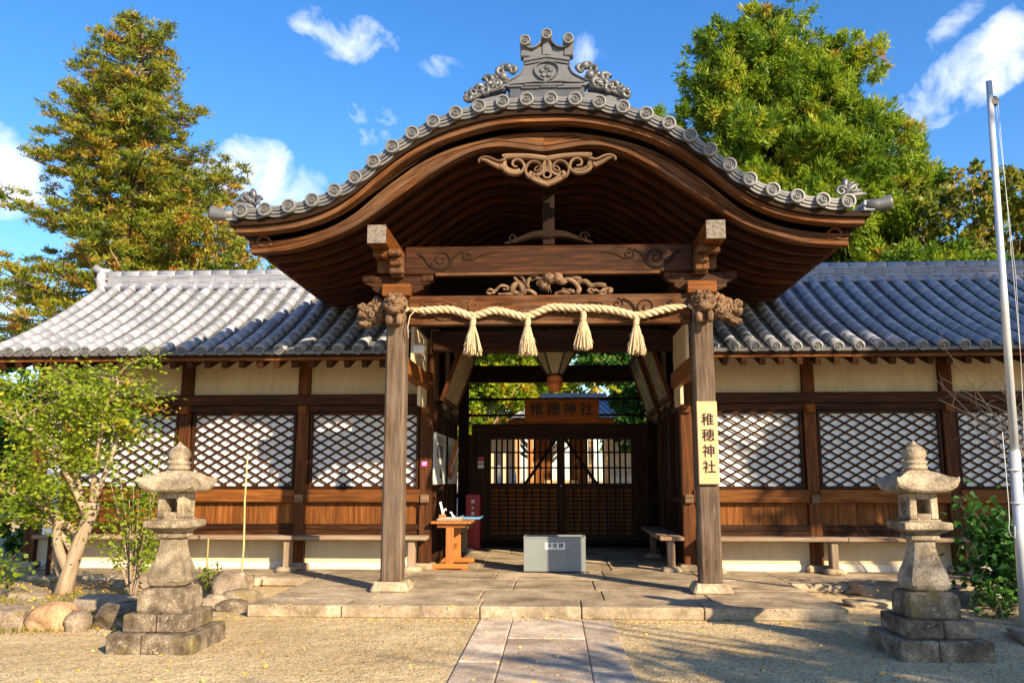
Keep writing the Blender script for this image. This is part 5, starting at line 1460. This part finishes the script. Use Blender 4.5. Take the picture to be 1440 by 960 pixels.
# left conifer with layered tufts
def layered_conifer(label, x, y, z0, H, rmax, seed):
    t = thing('conifer_tree', label, 'tree', (x, y, 0))
    rs = random.Random(seed)
    limbs = []; V = []; Rn = []
    levels = 33
    for i in range(levels):
        f = i / levels; z = z0 + (H - z0) * f ** .95; r = rmax * (1 - f) ** .66 + .3
        nb = 9 if f < .7 else 6
        for k in range(nb):
            a = rs.uniform(0, 2 * math.pi); L = r * rs.uniform(.62, 1.1)
            dx, dy = math.cos(a), math.sin(a); rise = rs.uniform(.05, .35)
            def pt(s): return (x + dx * L * s, y + dy * L * s, z + L * (rise * s * s - .06 * s) + .05)
            limbs.append(([(x, y, z - .15), pt(.35), pt(.7), pt(1)], .045 + .03 * (1 - f), .015))
            nt = max(3, int(L * 4.3))
            for j in range(nt):
                s = 1 - (j / nt) ** 1.15 * .85
                side = rs.uniform(-1, 1) * .55 * (1.15 - s) * L * .7
                p = np.array(pt(s)) + np.array([-dy * side, dx * side, rs.uniform(-.28, .34)])
                per = 54
                rad = rs.uniform(.19, .29)
                d = nrg.normal(size=(per, 3)); d[:, 2] = np.abs(d[:, 2]) * .8 + .1 ; d /= np.linalg.norm(d, axis=1, keepdims=True)
                b = p + nrg.normal(size=(per, 3)) * np.array([.10, .10, .05])
                V.append(cards(b, d, rad * (.55 + .5 * nrg.random(per)), (.045 * (.7 + .6 * nrg.random(per)))))
                tone = min(1, max(0, rs.gauss(.56, .2))); Rn.append(np.clip(tone + nrg.normal(0, .12, per), 0, 1))
    branch_tree(t, W_BARK, [(x, y, 0), (x, y, 6), (x, y, 12), (x, y, H)], [.38, .3, .2, .03], limbs)
    quads_mesh('crown', np.concatenate(V), np.concatenate(Rn), L_CONIF, t)
layered_conifer('tall cone-shaped conifer with rusty green tufts behind the left wing', -14.9, 28, 4.5, 18.3, 5.2, 3)

t = thing('cedar_tree', 'tall bright green rounded evergreen rising behind the right side of the porch roof', 'tree', (8.3, 29, 0))
S_ = 29 / 28
lob = [(8.1, 29, 17.0, 1.3, 1.5, 2.0), (6.4, 28.6, 15.4, 1.5, 1.6, 1.9), (9.9, 28.8, 15.6, 1.6, 1.7, 2.0), (8.2, 28.5, 14.3, 2.2, 2.2, 2.2), (5.6, 28.4, 13.2, 1.5, 1.6, 1.5), (10.8, 28.6, 12.9, 1.7, 1.8, 1.9),
       (7.6, 27.8, 11.9, 2.4, 2.2, 2.3), (10.0, 27.9, 11.0, 2.2, 2.1, 2.2), (11.9, 28.6, 11.3, 1.2, 1.4, 1.3), (8.9, 27.3, 9.2, 2.6, 2.2, 2.2), (11.4, 28, 8.8, 2.0, 2.0, 2.0), (6.0, 28, 10.3, 2.0, 2.0, 2.0), (9.5, 28, 6.9, 3.0, 2.5, 2.0), (5.9, 28.2, 15.0, .9, 1.0, 1.0)]
V, Rn, tips = lobe_crown(lob, 5200, 64, .27, .055, .3, .9, .50, 17, .36)
limbs = []
for l in lob:
    for k in range(4):
        e = (l[0] + rng.uniform(-.7, .7) * l[3], l[1] + rng.uniform(-.7, .7) * l[4], l[2] + rng.uniform(-.3, .6) * l[5]); b = (8.3, 29, max(3, e[2] - 2.2))
        limbs.append(([b, ((b[0] + e[0]) / 2, (b[1] + e[1]) / 2, (b[2] + e[2]) / 2 - .1), e], .09, .02))
branch_tree(t, W_BARK, [(8.3, 29, 0), (8.3, 29, 8), (8.2, 29, 15), (8.1, 29, 18)], [.5, .4, .18, .04], limbs)
quads_mesh('crown', V, Rn, L_CEDAR, t)

def broad_tree(name, label, x, y, lobes, ntuft, per, ls, lw, mat, trunk_r=.25, nb=5, bark=W_BARK, group=None, bright=.5):
    t = thing(name, label, 'tree', (x, y, 0), group)
    V, Rn, tips = lobe_crown(lobes, ntuft, per, ls, lw, .1, .5, bright)
    limbs = []; top = max(l[2] for l in lobes)
    for l in lobes:
        for k in range(nb):
            e = (l[0] + rng.uniform(-.9, .9) * l[3], l[1] + rng.uniform(-.9, .9) * l[4], l[2] + rng.uniform(-.5, .9) * l[5]); zb = rng.uniform(.3, .6) * l[2]; b = (x, y, zb)
            limbs.append(([b, (x + (e[0] - x) * .35, y + (e[1] - y) * .35, zb + (e[2] - zb) * .55), e], trunk_r * .35, .012))
    branch_tree(t, bark, [(x, y, 0), (x + .1, y, top * .35), (x - .05, y, top * .65), (x, y, top)], [trunk_r, trunk_r * .8, trunk_r * .5, .03], limbs)
    quads_mesh('crown', V, Rn, mat, t); return t
broad_tree('broadleaf_tree', 'loose olive broadleaf tree with pale branches behind the far right wing', 14.0, 26.5, [(13.4, 26.5, 10.2, 1.7, 1.5, 1.2), (15.4, 26.5, 10.3, 1.7, 1.5, 1.4), (12.4, 26.3, 8.8, 1.4, 1.3, 1.1), (14.6, 26.2, 8.7, 2.0, 1.5, 1.1), (16.6, 26.5, 8.9, 1.5, 1.5, 1.3)], 620, 30, .20, .11, L_BROAD, .22, 7, W_PALEBARK, 'trees behind the wings')
broad_tree('broadleaf_tree', 'low dark green tree just above the right wing ridge', 12.0, 24.5, [(11.0, 24.5, 7.0, 2.2, 1.5, 1.5), (14.2, 24.5, 6.9, 2.2, 1.5, 1.4), (16.8, 24.5, 6.8, 1.8, 1.4, 1.4)], 1100, 50, .2, .07, L_CEDAR, .2, 4, W_BARK, 'trees behind the wings')
broad_tree('broadleaf_tree', 'thin yellowing tree with bare twigs between the conifer and the left wing ridge', -11.0, 25.0, [(-10.7, 25, 8.6, 1.7, 1.3, 1.6), (-9.5, 24.8, 7.6, 1.5, 1.2, 1.3), (-12.3, 25.2, 7.3, 1.6, 1.3, 1.4)], 460, 34, .16, .06, L_CONIF, .12, 3, W_PALEBARK, 'trees behind the wings', .62)
broad_tree('broadleaf_tree', 'dark bushy tree past the left end of the left wing', -10.8, 17.5, [(-10.6, 17.5, 1.6, 1.4, 1.2, 1.4), (-12.6, 17.5, 2.2, 1.6, 1.2, 1.8), (-11.4, 18.5, 3.0, 1.4, 1.2, 1.0)], 500, 40, .16, .1, L_DARK, .12, 3, W_BARK, 'trees behind the wings')
# courtyard trees seen through the gate
CG = 'courtyard trees seen through the gate'
broad_tree('courtyard_tree', 'sunny yellow green tree seen through the upper left of the gate opening', -2.6, 27, [(-2.2, 27, 5.6, 1.9, 1.2, 1.3), (-3.0, 27.3, 4.2, 1.5, 1.2, 1.0), (-1.0, 27.6, 5.8, 1.3, 1.0, .9), (-3.4, 27, 2.7, 1.2, 1.0, 1.0), (-1.9, 27, 4.4, 1.1, .8, .8)], 1500, 26, .17, .12, L_COURT, .12, 3, W_PALEBARK, CG, .6)
broad_tree('courtyard_tree', 'darker green tree seen through the upper right of the gate opening', 3.9, 26, [(3.0, 26, 5.4, 1.6, 1.2, 1.4), (4.2, 26, 4.4, 1.5, 1.2, 1.2), (3.4, 26.2, 3.2, 1.2, 1.0, 1.0), (1.5, 27, 6.2, 1.2, 1.0, .8), (2.9, 26, 4.2, .9, .8, .8)], 1500, 26, .17, .12, L_DARK, .14, 3, W_BARK, CG, .6)
broad_tree('courtyard_tree', 'tall leafy tree rising far behind the worship hall', -.5, 45, [(-3.5, 45, 7, 3.5, 2, 3), (2.5, 45, 7.2, 3.5, 2, 3), (7.5, 45, 6.5, 3.5, 2, 3), (-8, 45, 6.5, 3.5, 2, 3)], 1200, 22, .4, .3, L_COURT, .3, 6, W_BARK, CG, .5)

# leaning garden tree at the left
t = thing('garden_tree', 'small yellow green leafy tree with a pale leaning trunk at the left edge', 'tree', (-6.55, 11.5, .05))
limbs = []
ends = []
seeds = [((-6.35, 11.45, 1.15), (-6.7, 11.3, 1.9), (-7.3, 11.2, 2.5)), ((-6.3, 11.5, 1.2), (-6.25, 11.4, 1.9), (-6.1, 11.3, 2.6)), ((-6.5, 11.5, .9), (-6.95, 11.3, 1.3), (-7.5, 11.1, 1.6)),
         ((-6.35, 11.45, 1.1), (-6.75, 11.6, 2.1), (-6.9, 11.8, 3.0)), ((-6.3, 11.5, 1.25), (-6.0, 11.6, 2.3), (-6.2, 11.7, 3.1)), ((-6.5, 11.5, .6), (-6.75, 11.45, 1.0), (-7.2, 11.3, 1.15)), ((-6.7, 11.3, 1.9), (-7.4, 11.5, 2.3), (-8.0, 11.6, 2.9))]
for a, b, c in seeds:
    limbs.append(([a, b, c], .05, .018))
    for k in range(20):
        s = rng.uniform(.3, 1); o = Vector(b).lerp(Vector(c), s) if k % 3 else Vector(a).lerp(Vector(b), .6 + .4 * s)
        tgt = Vector((max(-8.3, min(-5.62, o.x + rng.uniform(-.75, .85))), o.y + rng.uniform(-.6, .6), min(3.45, max(.75, o.z + rng.uniform(-.15, .55)))))
        mid = o.lerp(tgt, .5) + Vector((rng.uniform(-.1, .1), rng.uniform(-.1, .1), rng.uniform(0, .12)))
        limbs.append(([tuple(o), tuple(mid), tuple(tgt)], .012, .003)); ends.append((o, mid, tgt))
branch_tree(t, W_PALEBARK, [(-6.62, 11.5, -.02), (-6.56, 11.5, .3), (-6.47, 11.5, .65), (-6.36, 11.5, 1.0), (-6.30, 11.5, 1.22), (-6.29, 11.5, 1.30)], [.15, .105, .095, .09, .10, .09], limbs + [([(-6.55, 11.5, .35), (-6.72, 11.42, .75), (-6.70, 11.4, 1.1)], .07, .06), ([(-6.6, 11.6, .1), (-6.8, 11.6, .45), (-6.78, 11.55, .8)], .05, .04)])
V = []; Rn = []
for o, mid, tgt in ends:
    n = 82
    s = .25 + .75 * nrg.random(n); A = np.array(mid); B = np.array(tgt); O = np.array(o)
    c = np.where(s[:, None] < .5, O + (A - O) * (s[:, None] * 2), A + (B - A) * (s[:, None] * 2 - 1)) + nrg.normal(size=(n, 3)) * np.array([.13, .13, .055])
    d = nrg.normal(size=(n, 3)); d[:, 2] *= .35
    V.append(cards(c, d, .072 * (.5 + .9 * nrg.random(n)), .043 * (.7 + .6 * nrg.random(n)), .15)); tn = rng.gauss(.58, .16); Rn.append(np.clip(tn + nrg.normal(0, .14, n), 0, 1))
quads_mesh('crown', np.concatenate(V), np.concatenate(Rn), L_MAPLE, t)

def shrub(name, label, x, y, zb, stems, nleaf, ls, lw, mat, spread, group=None, bright=.5, bark=W_PALEBARK, cat='shrub', hmin=.2):
    t = thing(name, label, cat, (x, y, zb), group)
    limbs = []; V = []; Rn = []
    for k in range(stems):
        a = rng.uniform(0, 2 * math.pi); q = math.sqrt(rng.random())
        e = Vector((x + spread[0] * q * math.cos(a), y + spread[1] * q * math.sin(a), zb + spread[2] * rng.uniform(hmin, 1)))
        o = Vector((x + rng.uniform(-.03, .03), y + rng.uniform(-.03, .03), zb)); m_ = o.lerp(e, .55) + Vector((0, 0, .08 * spread[2]))
        limbs.append(([tuple(o), tuple(m_), tuple(e)], .014, .004))
        n = nleaf // stems; s = .35 + .65 * nrg.random(n)
        c = np.array(m_) + (np.array(e) - np.array(m_)) * (s[:, None] * 1.3 - .3) + nrg.normal(size=(n, 3)) * ls * 1.2
        d = nrg.normal(size=(n, 3)); d[:, 2] = d[:, 2] * .4 - .1
        V.append(cards(c, d, ls * (.6 + .7 * nrg.random(n)), lw * (.7 + .6 * nrg.random(n)), .15)); Rn.append(np.clip(rng.gauss(bright, .15) + nrg.normal(0, .13, n), 0, 1))
    branch_tree(t, bark, [(x, y, zb - .05), (x, y, zb + .1 * spread[2]), (x + .01, y, zb + .25 * spread[2])], [.03, .026, .018], limbs, 'stems')
    quads_mesh('foliage', np.concatenate(V), np.concatenate(Rn), mat, t)
shrub('slim_shrub', 'slim green shrub with red berries between the tree and the left lantern', -5.45, 11.1, .05, 26, 1500, .065, .042, L_MAPLE, (.42, .35, 1.85), None, .45, W_PALEBARK, 'shrub', .3)
shrub('dark_bush', 'dense dark green glossy bush at the right edge behind the flagpole', 6.0, 11.3, .05, 46, 2600, .12, .085, L_DARK, (.8, .6, 1.35), None, .45, W_BARK, 'shrub', .1)
shrub('garden_plant', 'tiny low plant growing behind the left lantern', -4.85, 12.2, .1, 8, 130, .06, .045, L_MAPLE, (.12, .12, .28), 'small garden plants', .5, W_BARK, 'plant')
shrub('garden_plant', 'low leafy plant at the foot of the flagpole', 5.3, 10.6, .04, 10, 260, .07, .05, L_DARK, (.25, .2, .35), 'small garden plants', .6, W_BARK, 'plant')
shrub('garden_plant', 'low plant in shade below the tree at the left edge', -7.3, 10.9, .08, 12, 420, .08, .055, L_MAPLE, (.5, .4, .7), 'small garden plants', .35, W_BARK, 'plant')
# bare twiggy shrub in front of the right wing
t = thing('bare_branched_shrub', 'bare reddish twigs reaching in front of the right wing eaves beside the flagpole', 'shrub', (6.9, 12.4, .05))
limbs = []
for k in range(9):
    e = Vector((rng.uniform(5.3, 6.6), 12.4 + rng.uniform(-.4, .4), rng.uniform(2.2, 3.6))); o = Vector((7.1, 12.4, rng.uniform(.6, 2.4)))
    m_ = o.lerp(e, .5) + Vector((0, 0, rng.uniform(-.15, .25))); limbs.append(([tuple(o), tuple(m_), tuple(e)], .014, .004))
    for j in range(6):
        s = rng.uniform(.2, .95); p = o.lerp(e, s); q = p + Vector((rng.uniform(-.35, .15), rng.uniform(-.2, .2), rng.uniform(-.1, .35))); limbs.append(([tuple(p), tuple(p.lerp(q, .5) + Vector((0, 0, .03))), tuple(q)], .006, .002))
branch_tree(t, W_PALEBARK, [(7.2, 12.4, 0), (7.15, 12.4, 1), (7.1, 12.4, 2.4)], [.04, .03, .02], limbs, 'bare_branches')

# ------------------------------------------------------------------ worship hall in the courtyard behind the doors
H = thing('worship_hall', 'sunlit wooden worship hall with grey roof seen through the gate', 'hall', (.3, 35, 0))
mb = MB(); mb.bx(-4.2, 4.8, 33, 40, 0, .5, .02); mb.build('stone_base', S_WHITE, H)
mb = MB(); mb.bx(-3.6, 4.2, 33.4, 39.5, .9, 1.0, .01); mb.build('veranda', W_TABLE, H)
for k in range(5):
    mb = MB(); mb.bx(-.9, 1.5, 32.3 + .25 * k, 32.55 + .25 * k, 0, .2 + .2 * k, .01); mb.build('step', W_PLAQUE, H)
for x in (-3.4, -1.4, -.9, 1.5, 2.1, 4.0):
    mb = MB(); mb.bx(x - .11, x + .11, 33.5, 33.72, 1.0, 4.0, .02); mb.build('hall_post', W_PLAQUE if abs(x) > 1.2 else W_TABLE, H)
for x0_, x1_, m_ in ((-3.3, -1.5, PLASTER), (2.2, 3.9, PLASTER), (-.8, -.1, W_BOARD), (.7, 1.4, W_BOARD)):
    mb = MB(); mb.bx(x0_, x1_, 34.6, 34.65, 1.0, 3.9, .01); mb.build('hall_wall', m_, H)
mb = MB(); mb.bx(-3.6, 4.2, 33.42, 33.5, 1.35, 1.42, .01); 
for i in range(20): mb.bx(-3.5 + i * .12, -3.44 + i * .12, 33.44, 33.48, 1.0, 1.35, .005); mb.bx(1.8 + i * .12, 1.86 + i * .12, 33.44, 33.48, 1.0, 1.35, .005)
mb.build('railing', W_TABLE, H)
mb = MB(); mb.bx(-.35, .95, 33.2, 33.6, 1.0, 1.55, .02); mb.build('offering_box', W_PLAQUE, H)
mb = MB(); mb.bx(-2.8, 4.0, 33.4, 39.4, 3.7, 3.94, .02); mb.build('eave_beam', W_BOARD, H)
mb = MB()
mb.add([(-1.6, 32.6, 3.95), (3.2, 32.6, 3.95), (2.4, 36, 4.9), (-.6, 36, 4.9), (3.2, 40, 3.95), (-1.6, 40, 3.95)], [(0, 1, 2, 3), (3, 2, 4, 5), (0, 3, 5), (1, 4, 2)])
for i in range(16): mb.tube([(-1.5 + i * .31, 32.6, 3.98), (-.55 + i * .19, 36, 4.93)], .06, 6)
for k in range(4): mb.bx(-.5, 2.3, 35.8, 36.2, 4.92 + .07 * k, 4.98 + .07 * k, .01)
mb.build('hall_roof', TILE, H)
mb = MB(); 
# stone fence posts in the courtyard
for k, (x, hgt) in enumerate([(-2.9 + i * .42, 1.75 + .2 * (i % 2)) for i in range(5)] + [(2.6 + i * .42, 1.45 + .15 * (i % 2)) for i in range(4)]):
    mb = MB(); mb.box((x, 26.5 if x < 0 else 27.2, hgt / 2), (.2, .2, hgt), ch=.02, top=(.9, .9)); mb.box((x, 26.5 if x < 0 else 27.2, hgt + .03), (.16, .16, .07), ch=.03)
    tag(mb.build('stone_fence_post', S_WHITE), 'pale stone fence post seen through the left door leaf bars' if x < 0 else 'pale stone fence post seen through the right door leaf bars', 'post', 'pale stone posts left in the courtyard' if x < 0 else 'pale stone posts right in the courtyard')
mb = MB(); mb.bx(2.0, 5.5, 28.4, 28.6, 0, 1.7, .02); mb.box((3.75, 28.5, 1.8), (3.7, .5, .12), ch=.03)
tag(mb.build('courtyard_wall', S_WHITE), 'low pale wall behind the right stone posts in the courtyard', 'wall')

# ------------------------------------------------------------------ ground cover
def scatter_ok(x, y):
    if -.82 < x < .73 and y < 10.3: return .035
    if -3.6 < x < 3.4 and 10.2 < y < 14: return .15
    return .008
def leaf_litter(name, label, n, xr, yr, mat, size, cat):
    xs = nrg.uniform(*xr, n); ys_ = nrg.uniform(*yr, n)
    z = np.array([scatter_ok(a, b) if b < 9.2 or abs(a) < 4.8 else max(.01, soil_h(a, b) + .015 if a < 0 else .09) for a, b in zip(xs, ys_)])
    c = np.stack([xs, ys_, z], 1); d = nrg.normal(size=(n, 3)); d[:, 2] = np.abs(d[:, 2]) * .15
    V = cards(c, d, size * (.5 + .9 * nrg.random(n)), size * .7 * (.5 + .7 * nrg.random(n)), .12)
    o = quads_mesh(name, V, nrg.random(n), mat); tag(o, label, cat, None, 'stuff')
leaf_litter('fallen_leaves', 'scattered small yellow and orange fallen leaves on the gravel', 620, (-6, 6), (6.2, 10.2), L_FALL, .036, 'leaves')
leaf_litter('drifted_leaves', 'orange leaf litter gathered along the platform front and garden edge', 520, (-4.2, 4.2), (9.95, 10.24), L_FALL, .028, 'leaves')
leaf_litter('garden_leaf_litter', 'fallen leaves over the soil of the left garden', 900, (-8.5, -4.9), (9.2, 12.9), L_FALL, .045, 'leaves')
n = 1500; cx_ = nrg.choice([-6.3, -6.9, -5.4, -4.6, -5.9, -5.7], n) + nrg.normal(0, .13, n); cy_ = nrg.choice([9.2, 9.9, 11.3, 10.7], n) + nrg.normal(0, .10, n)
zz = np.array([max(0, soil_h(a, b)) for a, b in zip(cx_, cy_)])
V = cards(np.stack([cx_, cy_, zz], 1), nrg.normal(size=(n, 3)) * np.array([.6, .6, .1]) + np.array([0, 0, .9]), .06 * (.5 + nrg.random(n)), .014, .1)
tag(quads_mesh('grass_tufts', V, nrg.random(n), L_GRASS), 'short yellow green grass tufts between the left garden stones', 'grass', None, 'stuff')
# coarse pebbles on the gravel
mb = MB()
n = 5200
px_ = nrg.uniform(-5.2, 5.2, n); py_ = 6.3 + 4 * nrg.random(n) ** .8
V = []; F = []
oct_ = [(1, 0, 0), (0, 1, 0), (-1, 0, 0), (0, -1, 0), (0, 0, .8)]
for a, b in zip(px_, py_):
    if -.85 < a < .76 or b > 10.2: continue
    s_ = rng.uniform(.005, .014); q = rng.uniform(0, 6.28); i0 = len(V); st = rng.uniform(.7, 1.5)
    for (u, v, w) in oct_: V.append((a + s_ * (u * math.cos(q) * st - v * math.sin(q)), b + s_ * (u * math.sin(q) * st + v * math.cos(q)), w * s_ + .001))
    F += [(i0, i0 + 1, i0 + 4), (i0 + 1, i0 + 2, i0 + 4), (i0 + 2, i0 + 3, i0 + 4), (i0 + 3, i0, i0 + 4)]
    pass
mb.add(V, F, None, .8, 0, True)
tag(mb.build('loose_pebbles', S_LANT), 'loose pebbles lying on the raked gravel', 'pebbles', None, 'stuff')

SHADE = True
if SHADE:
    # ------------------------------------------------------------------ tall trees beside the viewer (they throw the dappled shade)
    SG = 'shade trees beside and behind the viewer'
    def shade_tree(label, x, y, lobes, ntuft, per=30, ls=.4, lw=.16, r=.3):
        broad_tree('shade_tree', label, x, y, lobes, ntuft, per, ls, lw, L_CEDAR, r, 4, W_BARK, SG)
    shade_tree('tall evergreen beside the viewer on the right that shades the right wing roof', 14.5, 4.6, [(15.2, 5.5, 12.0, 3.3, 2.8, 2.8), (13.0, 5.0, 8.6, 1.3, 1.3, 1.3), (16.5, 5.0, 9.0, 2.5, 2.5, 3), (10.6, 3.4, 12.2, 1.6, 1.6, 1.5), (12.6, 5.8, 11.6, 2.0, 1.7, 1.8)], 1500)
    shade_tree('tall evergreen behind the viewer on the right that dapples the gravel', 15.0, -4.5, [(9.5, -1.4, 6.0, 1.6, .5, .2), (10.9, -2.0, 6.0, 1.4, .6, .3), (7.9, .9, 6.2, .9, .2, .1), (6.6, -1.0, 6.1, 1.1, .3, .15), (5.2, -2.3, 6.0, .8, .25, .15), (17.5, -6.5, 9.5, 1.5, 1.5, 1.2)], 120)
